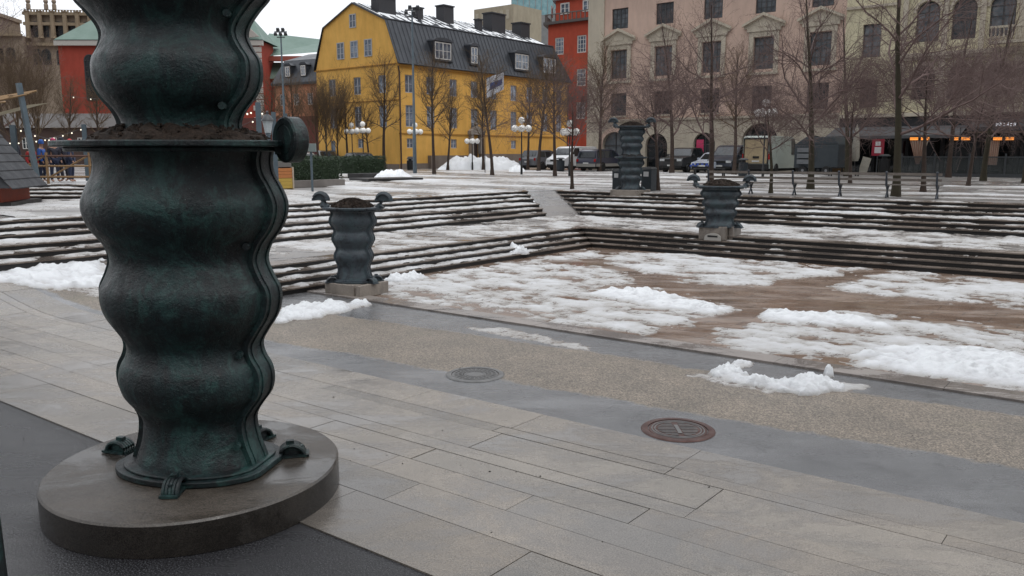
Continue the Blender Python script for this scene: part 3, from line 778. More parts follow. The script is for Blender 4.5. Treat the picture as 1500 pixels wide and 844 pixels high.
PANED=glass_mat('dark_shop_glass',(.010,.012,.014),(.03,.035,.04),.06)
CARG=glass_mat('car_glass',(.012,.015,.018),(.02,.024,.03),.04)

# ---------- windows (frame mesh with glazing bars, glass as its child), shared mesh data
_wc={}
def window_meshes(key,w,h,nx,nz,fm,gm,arch=False,fw=.09,bar=.035,transom=None):
    if key in _wc: return _wc[key]
    b=MB(); x=w/2
    if not arch:
        b.b2(-x,-x+fw,0,.07,0,h); b.b2(x-fw,x,0,.07,0,h); b.b2(-x+fw,x-fw,0,.07,0,fw); b.b2(-x+fw,x-fw,0,.07,h-fw,h)
        top=h-fw
    else:
        r=x; hs_=h-r
        b.b2(-x,-x+fw,0,.07,0,hs_); b.b2(x-fw,x,0,.07,0,hs_); b.b2(-x+fw,x-fw,0,.07,0,fw)
        n=12; out=[(r*cos(pi*i/n),hs_+r*sin(pi*i/n)) for i in range(n+1)]; inn=[((r-fw)*cos(pi*i/n),hs_+(r-fw)*sin(pi*i/n)) for i in range(n+1)]
        for i in range(n): b.prism([out[i],out[i+1],inn[i+1],inn[i]],0,.07)
        b.b2(-x+fw,x-fw,.012,.06,hs_-bar,hs_+bar); top=h-fw
    for i in range(1,nx):
        xx=-x+w*i/nx; k=bar*1.5 if (nx%2==0 and i==nx//2) else bar*.6; b.b2(xx-k,xx+k,.008,.062,fw,top if not arch or abs(xx)<.01 else h-w/2)
    for j in range(1,nz):
        zz=(h-(w/2 if arch else 0))*j/nz; k=bar*1.6 if transom==j else bar*.6; b.b2(-x+fw,x-fw,.010,.058,zz-k,zz+k)
    fme=b.mesh('window',fm)
    g=MB()
    if arch:
        n=12; r=x-fw*.5; g.prism([(-r,fw*.5),(r,fw*.5)]+[(r*cos(pi*i/n),h-x+r*sin(pi*i/n)) for i in range(n+1)],.045,.05)
    else: g.b2(-x+fw*.5,x-fw*.5,.045,.05,fw*.5,h-fw*.5)
    gme=g.mesh('pane',gm); _wc[key]=(fme,gme); return _wc[key]
def put_window(root,key,x,y,z,rz=0,name='window'):
    fme,gme=_wc[key]; o=inst(name,fme,root,(x,y,z),rz); p=inst('pane',gme,o); return o
def holed_wall(b,x0,x1,z0,z1,holes,depth=.16,y=0.0):
    # wall plane at y (facing -y), rectangular openings with reveals
    xs=sorted({x0,x1,*[h[0] for h in holes],*[h[1] for h in holes]}); zs=sorted({z0,z1,*[h[2] for h in holes],*[h[3] for h in holes]})
    xs=[q for q in xs if x0<=q<=x1]; zs=[q for q in zs if z0<=q<=z1]
    for i in range(len(xs)-1):
        for j in range(len(zs)-1):
            cx=(xs[i]+xs[i+1])/2; cz=(zs[j]+zs[j+1])/2
            if any(h[0]<cx<h[1] and h[2]<cz<h[3] for h in holes): continue
            b.add([(xs[i],y,zs[j]),(xs[i+1],y,zs[j]),(xs[i+1],y,zs[j+1]),(xs[i],y,zs[j+1])],[(0,1,2,3)])
    for h in holes:
        a,c,d,e_=h[:4]; Y=y+depth
        b.add([(a,y,d),(c,y,d),(c,y,e_),(a,y,e_),(a,Y,d),(c,Y,d),(c,Y,e_),(a,Y,e_)],[(0,1,5,4),(1,2,6,5),(2,3,7,6),(3,0,4,7)])
        if len(h)>4 and h[4]:      # arched head: fill the two corners
            r=(c-a)/2; cx=(a+c)/2; n=8
            for s in (-1,1):
                pts=[(cx+s*r*cos(pi/2*i/n),e_-r+r*sin(pi/2*i/n)) for i in range(n+1)]+[(cx+s*r,e_)]
                b.prism(pts,y,y+depth-.004)
def stucco(name,c,c2=None,seed=0):
    t=NT(name); v=t.coord(); st=t.coord((1,1,.25)); c2=c2 or tuple(x*.8 for x in c)
    col=t.mix(t.ramp(t.noise(v,.35,6,.7),[(.3,0),(.7,1)]),c,c2)
    col=t.mix(.45,col,t.ramp(t.noise(st,1.6,5,.7),[(.3,.7),(.65,1.1)]),'MULTIPLY')
    t.set(Base_Color=col,Roughness=.85); t.b.inputs['Specular IOR Level'].default_value=.2; t.bump(t.noise(v,9,5,.7),.2,.02); return t.m
YEL=stucco('yellow_plaster',(.78,.455,.12),(.66,.37,.09)); ROOFM=pm('black_sheet_metal',(.030,.034,.042),(.055,.06,.07),.8,.38,.5,.1,5,metal=.3)
WHITEF=flat('greyed_white_frame',(.42,.43,.46),.5); GREYF=flat('blue_grey_frame',(.30,.32,.37),.5); PW=flat('white_frame',(.72,.71,.68),.5)
BROWNF=flat('dark_brown_frame',(.055,.055,.058),.5); SSTONE=stucco('light_sandstone',(.46,.40,.31),(.36,.31,.24))

# ---------- yellow house with gambrel roof
YC=Vector((-11.26,83,PLAZA)); 
yh=empty('yellow_house',YC,ROTV); tag(yh,'long yellow plastered house with black gambrel roof and chimneys','house')
Lh,Wd,EV=29.2,12.7,10.35     # length, width, eave height above ground
# local: x along V (away right), y along -U (left), front face at y=0 looks to -y ; gable face at x=0
cols=[1.55,4.55,8.0,11.35,14.6,18.2,21.2,24.3,27.2]
window_meshes('yw1',1.15,1.75,2,2,WHITEF,PANEB); window_meshes('yw2',1.15,2.15,2,3,WHITEF,PANEB); window_meshes('ys',.95,.95,2,2,WHITEF,PANEB)
holes=[];wins=[]
for c in cols:
    holes.append((c-.57,c+.57,7.55,9.3)); wins.append(('yw1',c,7.55))
for i,c in enumerate(cols):
    holes.append((c-.57,c+.57,4.2,6.35)); wins.append(('yw2',c,4.2))
for c in (1.55,8.0,18.2): holes.append((c-.47,c+.47,2.1,3.05)); wins.append(('ys',c,2.1))
holes.append((1.1,2.0,.35,1.25)); wins.append(('ys',1.55,.32))
holes.append((10.7,11.9,.7,3.0))
b=MB(); holed_wall(b,0,Lh,0,EV,holes)
b.add([(Lh,0,0),(Lh,Wd,0),(Lh,Wd,EV),(Lh,0,EV)],[(0,1,2,3)])
b.add([(0,Wd,0),(Lh,Wd,0),(Lh,Wd,EV),(0,Wd,EV)],[(0,1,2,3)])
# gable wall (x=0): local frame turned so that wall x runs along +y... seen from outside the left end is y=Wd
G=Matrix(((0,1,0,0),(-1,0,0,Wd),(0,0,1,0),(0,0,0,1)))  # (a,d,z)->(d,Wd-a,z)
b.T=G
gh=[];gw=[]
for c,keyz in ((2.6,0),(6.6,0),(10.4,0)):
    gh.append((c-.57,c+.57,7.55,9.3)); gw.append(('yw1',c,7.55)); gh.append((c-.57,c+.57,4.2,6.35)); gw.append(('yw2',c,4.2))
for c in (6.9,): gh.append((c-.47,c+.47,2.1,3.05)); gw.append(('ys',c,2.1)); gh.append((c-.47,c+.47,.35,1.25)); gw.append(('ys',c,.33))
gh.append((2.0,2.8,.3,2.9)); 
holed_wall(b,0,Wd,0,EV,gh)
BRK,BR2,PK=EV+4.3,EV+4.3,EV+6.35
gx0,gx1=1.55,Wd-1.55
holes3=[(6.35-2.9,6.35-1.75,12.05,13.75),(6.35-.57,6.35+.57,12.05,13.75),(6.35+1.75,6.35+2.9,12.05,13.75)]
b.add([(0,0,EV),(Wd,0,EV),(gx1,0,BRK),(Wd/2,0,PK),(gx0,0,BRK)],[(0,1,2,3,4)])
b.T=None
b.build('wall',YEL,yh,recalc=False)
window_meshes('yd',.9,2.6,1,2,WHITEF,PANEB)
for k,c,z in wins: put_window(yh,k,c,.09,z)
for k,c,z in gw: put_window(yh,k,.09,Wd-c,z,-pi/2)
put_window(yh,'yd',.09,Wd-2.4,.3,-pi/2)
window_meshes('yg3',1.15,1.7,2,3,WHITEF,PANEB); window_meshes('yg1',1.0,1.35,2,2,WHITEF,PANEB)
for dx in (-2.15,0,2.15): put_window(yh,'yg3',-.06,Wd/2-dx,12.0-.75,-pi/2)
put_window(yh,'yg1',-.06,Wd/2+.1,14.0+.25,-pi/2)
# cornice, string courses and corner trim
b=MB(); b.b2(-.12,Lh+.1,-.28,-.002,EV-.28,EV-.02); b.b2(-.10,0-.003,-.25,Wd+.2,EV-.10,EV-.0); b.b2(0,Lh,-.06,-.002,3.45,3.6); b.b2(-.06,-.003,-.06,Wd,6.75,6.85)
b.build('cornice',stucco('ochre_trim',(.42,.22,.05)),yh)
b=MB(); b.b2(0.02,4.0,-.09,-.003,0,.55); b.b2(4.0,10.6,-.5,-.003,0,1.35); b.b2(12,Lh,-.4,-.003,0,1.5); b.b2(-.08,-.003,.02,Wd,0,.5)
b.build('plinth',stucco('grey_plinth',(.24,.20,.17),(.17,.14,.12)),yh)
# stone portal
b=MB(); b.b2(10.35,10.72,-.45,-.004,1.36,3.6); b.b2(11.88,12.25,-.45,-.004,1.51,3.6); b.b2(10.2,12.4,-.52,-.004,3.6,4.0); b.prism([(10.3,4.0),(12.3,4.0),(11.3,4.6)],-.5,-.004); b.ball((11.3,-.3,4.75),.28,8)
po=b.build('portal',stucco('portal_stone',(.30,.27,.24)),yh)
b=MB(); b.b2(10.72,11.88,.05,.12,.7,3.0); 
for zz in (1.0,1.7,2.4):
    b.b2(10.85,11.25,.02,.055,zz,zz+.5); b.b2(11.35,11.75,.02,.055,zz,zz+.5)
b.build('door',flat('dark_door',(.05,.035,.03)),yh)
b=MB(); 
b.b2(-.2,.0,0,0.01,0,.01) if False else None
b.tube([(-.05,-.12,EV-.2),(.12,-.14,EV-.9),(.12,-.14,0)],.075,6); b.build('downpipe',flat('brown_pipe',(.06,.03,.025)),yh); b=MB(); b.tube([(28.9,-.14,EV-.3),(28.9,-.14,0)],.07,6); b.build('downpipe',bpy.data.materials['brown_pipe'],yh)
b=MB(); b.box((6.6+.4,-.10,1.9),(.01,.01,.01)) if False else None
# roof: lower steep slopes, upper shallow slopes with standing seams
yr0,yr1=1.55,Wd-1.55
b=MB(); ov=.25
def plane4(b,p): b.add(p,[(0,1,2,3)])
prof_=[(-.3,EV-.02),(yr0-.05,BRK+.02),(Wd/2,PK+.04),(yr1+.05,BRK+.02),(Wd+.3,EV-.02)]
for i in range(4):
    (ya,za),(yb,zb)=prof_[i],prof_[i+1]
    xa=[-.18,Lh+.3]
    ex=[Lh+.3,Lh-1.3,Lh-2.6,Lh-1.3,Lh+.3]
    plane4(b,[(-.18,ya,za),(ex[i],ya,za),(ex[i+1],yb,zb),(-.18,yb,zb)])
    plane4(b,[(-.18,ya,za-.14),(-.18,yb,zb-.14),(-.18,yb,zb),(-.18,ya,za)])
b.add([(Lh+.3,-.3,EV-.02),(Lh+.3,Wd+.3,EV-.02),(Lh-1.3,yr1,BRK),(Lh-2.6,Wd/2,PK),(Lh-1.3,yr0,BRK)],[(0,1,2,3,4)])
for k in range(50):
    x=.1+k*.6
    if x<Lh-.9: b.tube([(x,-.31,EV+.01),(min(x,Lh-1.3),yr0-.06,BRK+.06)],.028,4)
    if x<Lh-2: b.tube([(x,yr0,BRK+.06),(min(x,Lh-2.6),Wd/2,PK+.09)],.028,4)
b.tube([(-.2,yr0-.06,BRK+.04),(Lh-1.3,yr0-.06,BRK+.04)],.09,6)
b.tube([(-.2,-.36,EV-.02),(Lh+.3,-.36,EV-.02)],.09,6)
roof=b.build('roof',ROOFM,yh,recalc=False)
for cx,cy,wx,wy,h in ((2.2,4.2,2.3,1.2,1.3),(11.8,4.7,1.6,1.2,1.8),(20.2,4.6,2.5,1.4,2.0),(25.2,4.5,1.8,1.4,1.5),(6.9,4.0,.8,.8,.9),(16.2,3.6,.7,.6,.8)):
    b=MB(); z0=BRK+.3; b.b2(cx-wx/2,cx+wx/2,cy-wy/2,cy+wy/2,z0,z0+h+.9); b.b2(cx-wx/2-.1,cx+wx/2+.1,cy-wy/2-.1,cy+wy/2+.1,z0+h+.9,z0+h+1.03)
    b.build('chimney',flat('black_chimney',(.035,.035,.04),.6),roof)
def slope_snow():
    vs=[];fs=[];n=110;m=12
    H={}
    for i in range(n+1):
        for j in range(m+1):
            x=i*(Lh-2.6)/n; t=j/m; y=yr0+(Wd/2-yr0)*t; z=BRK+(PK-BRK)*t
            h=noise.fractal(Vector((x*.9,t*4,1)),.9,2,4)*.5+.02+(.15 if (i%5<2) else -.1)
            H[(i,j)]=h; vs.append((x,y,z+.06+(.04 if h>0 else -.1)))
    for i in range(n):
        for j in range(m):
            if max(H[(i,j)],H[(i+1,j)],H[(i,j+1)],H[(i+1,j+1)])>0.08: fs.append((i*(m+1)+j,(i+1)*(m+1)+j,(i+1)*(m+1)+j+1,i*(m+1)+j+1))
    b=MB(); b.add(vs,fs); me=b.mesh('roof_snow',SNOW,True); a=me.attributes.new('thick','FLOAT','POINT'); a.data.foreach_set('value',[1.0]*len(vs)); inst('roof_snow',me,yh)
slope_snow()
window_meshes('yD3',2.4,1.7,4,2,PW,PANEB); window_meshes('yD1',1.0,1.7,2,2,PW,PANEB)
for cx,wx in ((6.4,2.6),(11.3,1.2),(19.6,2.6),(25.0,2.6)):
    b=MB(); y0=-.12; z0=EV+.85; h=1.85; n=8
    arc=[(cx+wx/2*cos(pi*i/n)*1.06, z0+h+.32*sin(pi*i/n)) for i in range(n+1)]
    sl=(yr0+.3)/(BRK-EV)
    b.b2(cx-wx/2-.08,cx-wx/2+.08,y0,y0+1.3,z0-.1,z0+h); b.b2(cx+wx/2-.08,cx+wx/2+.08,y0,y0+1.3,z0-.1,z0+h)
    b.prism([(cx-wx/2*1.1,z0+h-.02)]+arc[::-1]+[(cx+wx/2*1.1,z0+h-.02)] if False else [(cx+wx/2*1.1,z0+h-.05)]+arc+[(cx-wx/2*1.1,z0+h-.05)],y0-.1,y0+2.0)
    b.b2(cx-wx/2,cx+wx/2,y0+.08,y0+.2,z0-.15,z0+h); b.b2(cx-wx/2-.1,cx+wx/2+.1,y0-.1,y0+.1,z0-.2,z0-.08)
    d=b.build('dormer',ROOFM,yh); put_window(d,'yD3' if wx>2 else 'yD1',cx,y0+.0,z0+.0)
b=MB(); b.box((15.2,.92,EV+2.2),(.5,.1,.6)); b.build('skylight',PW,yh)

# ---------- pink palace and ornate beige building share one street line along U
PC=Vector((7.4,82,PLAZA)); BL=24.2
pk=empty('pink_building',PC,ROTU); tag(pk,'large pink plastered building with pedimented windows above stone ground floor','building')
PINK=stucco('pink_plaster',(.62,.455,.37),(.54,.395,.325)); TRIM=stucco('beige_stone_trim',(.56,.50,.40),(.46,.41,.33))
pc=[3.5,8.2,12.9,17.6,22.3]; H0=17.0
window_meshes('pt',1.75,1.85,4,4,BROWNF,PANE); window_meshes('pm',1.75,2.6,4,4,BROWNF,PANE,transom=3); window_meshes('pl',1.75,2.1,4,3,BROWNF,PANED)
holes=[];ws=[]
for c in pc:
    for key,z,h in (('pt',13.1,1.85),('pm',8.55,2.6),('pl',5.1,2.1)):
        holes.append((c-.875,c+.875,z,z+h)); ws.append((key,c,z))
b=MB(); holed_wall(b,1.8,BL,4.7,H0,holes,.22); b.build('wall',PINK,pk,recalc=False)
for k,c,z in ws: put_window(pk,k,c,.13,z)
# stone corner, ground floor with arches
b=MB(); b.b2(0,1.8,-.10,.3,4.7,H0); b.build('corner_stone',TRIM,pk)
gh=[(1.9,4.5,0,3.6,1),(6.6,8.9,0,3.4,1),(11.5,13.6,.0,3.4,1),(16.1,19.3,0,4.1,1),(21.4,23.2,0,3.0,1)]
b=MB(); holed_wall(b,0,BL,0,4.55,gh,.5,-.12)
b.build('ground_floor',TRIM,pk,recalc=False)
b=MB(); b.b2(-.1,BL,-.28,.02,4.55,4.75)
for j in range(7): b.b2(0,BL,-.128,-.1205,.55+j*.6,.58+j*.6) if False else None
b.b2(-.6,BL,-.7,.3,H0+.35,H0+.75); b.b2(-.35,BL,-.4,.3,H0,H0+.35)
k=0
while k*.55<BL: b.b2(k*.55-.3,k*.55-.05,-.62,-.41,H0+.12,H0+.33); k+=1
b.build('cornice',TRIM,pk)
for c in pc:
    b=MB(); x=.875
    b.b2(c-x-.42,c-x-.02,-.12,-.003,8.3,11.6); b.b2(c+x+.02,c+x+.42,-.12,-.003,8.3,11.6); b.b2(c-x-.02,c+x+.02,-.10,-.003,11.2,11.62)
    b.b2(c-x-.6,c+x+.6,-.2,-.003,11.62,11.9)
    b.prism([(c-1.75,11.9),(c+1.75,11.9),(c+1.75,12.08),(c,12.85),(c-1.75,12.08)],-.16,-.003)
    for s in (-1,1): b.prism([(c+s*1.85,12.05),(c+s*1.85,12.25),(c,13.12),(c,12.88)] if s<0 else [(c,12.88),(c,13.12),(c+1.85,12.25),(c+1.85,12.05)],-.4,-.163)
    b.b2(c-.5,c+.5,-.2,-.163,12.0,12.35)
    b.b2(c-x-.5,c+x+.5,-.22,-.003,8.1,8.3); b.b2(c-x-.15,c+x+.15,-.14,-.003,12.9+.02,13.08) if False else None
    b.build('window_surround',TRIM,pk)
    b=MB(); b.b2(c-x-.12,c+x+.12,-.14,-.003,12.95+.0,13.08) if False else b.b2(c-x-.12,c+x+.12,-.14,-.003,4.95,5.08)
    b.build('sill',TRIM,pk)
INT=NT('dim_shop_interior'); INT.set(Base_Color=(.03,.028,.026),Roughness=.5); INT=INT.m
for i,(x0,x1,_,z1,_a) in enumerate(gh):
    b=MB(); r=(x1-x0)/2; cx=(x0+x1)/2; n=12
    b.prism([(x0,0.01),(x1,0.01)]+[(cx+r*cos(pi*q/n),z1-r+r*sin(pi*q/n)) for q in range(n+1)],.25,.3)
    d=b.build('archway_glazing',PANED if i!=0 else PANE,pk,recalc=True)
    b=MB(); b.b2(cx-.04,cx+.04,.18,.245,0,z1-.05); b.b2(x0,x1,.18,.245,z1-r-.05,z1-r+.05); b.build('glazing_bar',BROWNF,d)
    if i in(0,3):
        b=MB(); w_=.38
        pts=[(cx+(r+w_)*cos(pi*q/n),z1-r+(r+w_)*sin(pi*q/n)) for q in range(n+1)]; pi_=[(cx+r*cos(pi*q/n),z1-r+r*sin(pi*q/n)) for q in range(n+1)]
        for q in range(n): b.prism([pts[q],pts[q+1],pi_[q+1],pi_[q]],-.24,-.124)
        b.b2(x0-w_,x0,-.24,-.124,0,z1-r); b.b2(x1,x1+w_,-.24,-.124,0,z1-r)
        b.build('arch_surround',PINK if i==0 else TRIM,pk)
b=MB(); b.b2(-.0,BL,.6,14,0,H0+.3); b.build('building_core',PINK,pk)
b=MB(); b.add([(-.6,-.7,H0+.76),(BL,-.7,H0+.76),(BL,9,H0+4),(-.6,9,H0+4)],[(0,1,2,3)]); b.build('roof',ROOFM,pk)

bb=empty('ornate_building',PC+U*BL,ROTU); tag(bb,'ornate pale yellow stone building with arched windows and balconies above a dark restaurant','building')
BEI=stucco('pale_yellow_stone',(.68,.62,.43),(.55,.50,.35)); L2=26.0; H2=19.0
window_meshes('br',1.35,2.5,2,3,BROWNF,PANE,transom=2); window_meshes('ba',1.6,2.9,2,3,BROWNF,PANE,True,.1); window_meshes('bl',1.6,2.5,2,3,BROWNF,PANED,True,.1); window_meshes('brl',1.35,2.1,2,2,BROWNF,PANED)
holes=[];ws=[]
for c in (2.0,):
    for key,z,h in (('br',13.4,2.5),('br',8.9,2.5),('brl',5.1,2.1)): holes.append((c-.675,c+.675,z,z+h)); ws.append((key,c,z))
ac=[5.9+2.42*k for k in range(8)]
for c in ac:
    holes.append((c-.8,c+.8,9.75,12.65,1)); ws.append(('ba',c,9.75)); holes.append((c-.8,c+.8,5.55,8.05,1)); ws.append(('bl',c,5.55)); holes.append((c-.675,c+.675,14.4,16.9)); ws.append(('br',c,14.4))
b=MB(); holed_wall(b,0,L2,4.3,H2,holes,.35); b.build('wall',BEI,bb,recalc=False)
for k,c,z in ws: put_window(bb,k,c,.22,z)
b=MB(); b.b2(0,L2,.6,14,0,H2-.1); b.build('building_core',BEI,bb)
b=MB(); b.b2(3.7,L2,-.35,-.003,8.65,8.95); b.b2(3.7,L2,-.22,-.003,8.45,8.65); b.b2(3.7,L2,-.3,-.003,13.35,13.6); b.b2(0,L2,-.25,-.003,4.32,4.6); b.b2(0,L2,-.6,-.003,H2-.5,H2+.2); b.b2(0,3.7,-.15,-.003,12.6,12.8)
b.build('cornice',TRIM,bb)
ps=[4.35]+[c+1.21 for c in ac]
for c in ps:
    b=MB(); b.b2(c-.18,c+.18,-.16,-.003,8.96,13.1); b.b2(c-.24,c+.24,-.2,-.003,13.1,13.34); b.b2(c-.24,c+.24,-.2,-.003,8.96+.001,9.3) if False else None
    b.b2(c-.2,c+.2,-.14,-.003,4.65,8.4)
    for j in range(6): b.b2(c-.25,c+.25,-.18,-.142,4.8+j*.6,5.2+j*.6)
    b.build('pilaster',TRIM,bb)
for c in ac:
    b=MB(); n=10
    for (zc,r,w_) in ((12.65-.8,.83,.2),(8.05-.8,.83,.2)):
        o_=[(c+(r+w_)*cos(pi*q/n),zc+(r+w_)*sin(pi*q/n)) for q in range(n+1)]; i_=[(c+r*cos(pi*q/n),zc+r*sin(pi*q/n)) for q in range(n+1)]
        for q in range(n): b.prism([o_[q],o_[q+1],i_[q+1],i_[q]],-.1,-.003)
        b.box((c,-.1,zc+r+.15),(.22,.18,.42)); b.build('arch_moulding',TRIM,bb); b=MB()
def balcony(x0,x1,z,out=.9):
    b=MB(); b.b2(x0,x1,-out,-.003-.35 if z>8 else -.003,z-.2,z); b.b2(x0,x1,-out,-out+.18,z+.85,z+1.0); 
    n=int((x1-x0)/.26)
    for i in range(n+1):
        x=x0+.1+(x1-x0-.2)*i/n; b.lathe([(.05,0),(.085,.2),(.05,.45),(.035,.6),(.06,.85)],(x,-out+.09,z),6)
    o=b.build('balcony',TRIM,bb)
balcony(10.2,14.2,8.98+.35,1.1); balcony(9.4,21,4.62,1.0)
# restaurant front on the ground floor
rf=MB(); 
rf.b2(0,L2,.25,.3,0,4.3); rf.build('shop_glass',PANED,bb)
b=MB(); x=.3
while x<L2: b.b2(x-.12,x+.12,-.05,.24,0,3.55); x+=2.42
b.b2(0,L2,-.1,.24,3.55,4.3); b.build('shop_frame',flat('black_shopfront',(.02,.021,.024)),bb)
b=MB(); b.add([(-.2,-.1,3.6),(9.2,-.1,3.6),(9.2,-2.6,2.85),(-.2,-2.6,2.85)],[(0,1,2,3)]); b.b2(-.2,9.2,-2.62,-2.58,2.65,2.87)
b.build('awning',pm('grey_awning',(.10,.10,.105),(.06,.06,.065),2,.7),bb)
b=MB(); b.add([(9.6,-.1,4.15),(L2,-.1,4.15),(L2,-2.4,3.35),(9.6,-2.4,3.35)],[(0,1,2,3)]); b.b2(9.6,L2,-2.43,-2.38,3.1,3.37)
b.build('awning',pm('black_awning',(.03,.03,.033),(.045,.045,.05),2,.7),bb)
b=MB(); b.b2(9.6,L2,-2.35,-.15,3.0,3.06); b.build('awning_beam',pm('tan_beam',(.28,.20,.13),rough=.6),bb)
def letters(txt,size,m,parent,loc,rot,name):
    cu=bpy.data.curves.new(name,'FONT'); cu.body=txt; cu.size=size; cu.extrude=.01; cu.align_x='CENTER'; o=bpy.data.objects.new(name,cu); COL.objects.link(o)
    dg=bpy.context.evaluated_depsgraph_get(); me=bpy.data.meshes.new_from_object(o.evaluated_get(dg)); bpy.data.objects.remove(o); me.materials.clear(); me.materials.append(m)
    q=bpy.data.objects.new(name,me); COL.objects.link(q); q.location=loc; q.rotation_euler=rot
    if parent: q.parent=parent
    return q
# glass terrace screen, heaters, curtains
gl=empty('glass_screen',PC+U*(BL+6.3)-V*6.2,ROTU); tag(gl,'low glass screen with dark frame around the restaurant terrace','glass screen')
GP=NT('screen_glass'); GP.set(Base_Color=(.08,.09,.09),Roughness=.05,Alpha=.3); GP=GP.m
for k in range(6):
    b=MB(); b.b2(k*2.1,k*2.1+.1,-.04,.06,0,1.55); b.b2(k*2.1+.1,k*2.1+2.1,-.03,.05,1.28,1.36); b.b2(k*2.1+.1,k*2.1+2.1,-.03,.05,.0,.22); b.build('frame',DGREY,gl)
    b=MB(); b.b2(k*2.1+.1,k*2.1+2.1,.005,.015,.22,1.28); b.build('glass_panel',GP,gl)
EM=NT('heater_glow'); EM.set(Base_Color=(.9,.4,.1),Emission_Color=(1,.33,.05),Emission_Strength=.9); EM=EM.m
for px,n_ in ((1347,'leftmost'),(1406,'middle'),(1470,'rightmost')):
    p=along(px,59 if px<1400 else 57.5,203)
    h=empty('patio_heater',p,ROTU); tag(h,n_+' of the three glowing orange heaters under the black awning','heater')
    for s in (-1,1):
        b=MB(); b.tube([(s*.42-.30,0,0),(s*.42+.30,0,0)],.12,8); b.build('housing',DGREY,h) if False else None
        b=MB(); b.b2(s*.36-.3,s*.36+.3,-.10,.10,.12,.17); b.b2(s*.36-.3,s*.36+.3,.06,.10,-.14,.12); b.build('hood',DGREY,h)
        b=MB(); b.tube([(s*.36-.26,0,.04),(s*.36+.26,0,.04)],.045,8); b.tube([(s*.36-.26,0,-.07),(s*.36+.26,0,-.07)],.045,8); b.build('heating_bar',EM,h)
    b=MB(); b.b2(-.03,.03,-.02,.03,.17,.75); b.build('bracket',DGREY,h)
for px,D,lab in ((1347,60,'tied striped pink curtain hanging below the leftmost heater'),(1454,58,'tied striped pink curtain between the right heaters')):
    p=along(px,D,206); root=empty('curtain',p,ROTU); tag(root,lab,'curtain')
    b=MB(); n=14; wtop,wmid=(.62,.12) if px<1400 else (.45,.40)
    R1=[]
    for t in range(9):
        z=-t*.21; wv=wtop*(1-t/8)+wmid*t/8; R1.append([(wv*(i/n*2-1),.05*(1 if i%2 else -1)*(1.0),z) for i in range(n+1)])
    vs=[p_ for r in R1 for p_ in r]; fs=[(k*(n+1)+i,k*(n+1)+i+1,(k+1)*(n+1)+i+1,(k+1)*(n+1)+i) for k in range(8) for i in range(n)]
    b.add(vs,fs); b.m=[i%2 for k in range(8) for i in range(n)]
    b.build('drape',[flat('curtain_pink',(.40,.24,.18),.8),flat('curtain_cream',(.50,.40,.32),.8)],root,recalc=False)
    b=MB(); b.b2(-wtop,wtop,-.04,.04,0,.06); b.build('rail',DGREY,root)
def on(px,py): return spot(px,py,PLAZA)

# ---------- red corner building behind the yellow house
RED=stucco('red_plaster',(.50,.095,.055),(.40,.075,.045)); D_=118
rc=along(803,D_,60); rc.z=PLAZA
rd=empty('red_building',rc,ROTU); tag(rd,'red corner building with white windows, balustrade and grey mansard roof','building')
window_meshes('rw',1.5,2.3,3,4,PW,PANEB,fw=.16,bar=.05); window_meshes('rt',1.5,1.5,2,2,PW,PANEB,fw=.16,bar=.05)
holes=[];ws=[];EV3=19.1
for c in (1.9,5.6,9.3,13.0):
    for z in (15.0,10.6,6.2): holes.append((c-.75,c+.75,z,z+2.3)); ws.append(('rw',c,z))
    
b=MB(); holed_wall(b,0,18,0,EV3,holes); 
b.T=Matrix.Translation((0,0,0))@Matrix.Rotation(radians(-62),4,'Z')@Matrix.Translation((-8,0,0))
holed_wall(b,0,8,0,EV3,[]); b.T=None
b.build('wall',RED,rd,recalc=False)
for k,c,z in ws: put_window(rd,k,c,.08,z)
b=MB(); poly=[(-3.6,7.0),(0,0),(18,0),(18,8),(0,9)]
def off(p,d): return [(x-d*(1 if x<1 else -.0),y-d) for x,y in p[:3]]+p[3:]
b.slab(off(poly,.5),EV3,EV3+.35); b.build('cornice',flat('dark_cornice',(.10,.09,.085)),rd)
b=MB()
for i in range(26): b.b2(i*.7,i*.7+.12,-.42,-.30,EV3+.36,EV3+1.25)
b.b2(-.3,18,-.45,-.28,EV3+1.25,EV3+1.38)
for i in range(10):
    t=i/10; x,y=-.35-3.5*t,-.3+7*t; b.b2(x,x+.12,y,y+.12,EV3+.36,EV3+1.25)
b.tube([(-.3,-.3,EV3+1.3),(-3.9,6.8,EV3+1.3)],.09,4); b.build('balustrade',flat('dark_stone',(.16,.14,.125)),rd)
b=MB(); b.slab([(-2.6,6.6),(.6,.9),(18,.9),(18,8),(0,9)],EV3+.352,EV3+3.3); b.build('attic_wall',RED,rd)
for c in (2.2,5.9,9.6): put_window(rd,'rt',c,.82,EV3+1.35)
b=MB(); base=[(-3.0,6.6,EV3+3.3),(.3,.5,EV3+3.3),(18,.5,EV3+3.3)]; tp=[(1.5,8,EV3+9.5),(3.8,4.2,EV3+9.5),(18,4.2,EV3+9.5)]
b.add(base+tp,[(0,1,4,3),(1,2,5,4)]); b.build('roof',pm('grey_slate',(.13,.135,.14),(.09,.095,.10),1.5,.5,.6),rd)
for t_ in (.25,.65):
    o=put_window(rd,'rt',-.3-2.8*t_+.25,.9+6*t_-.6,EV3+1.35,radians(-62))

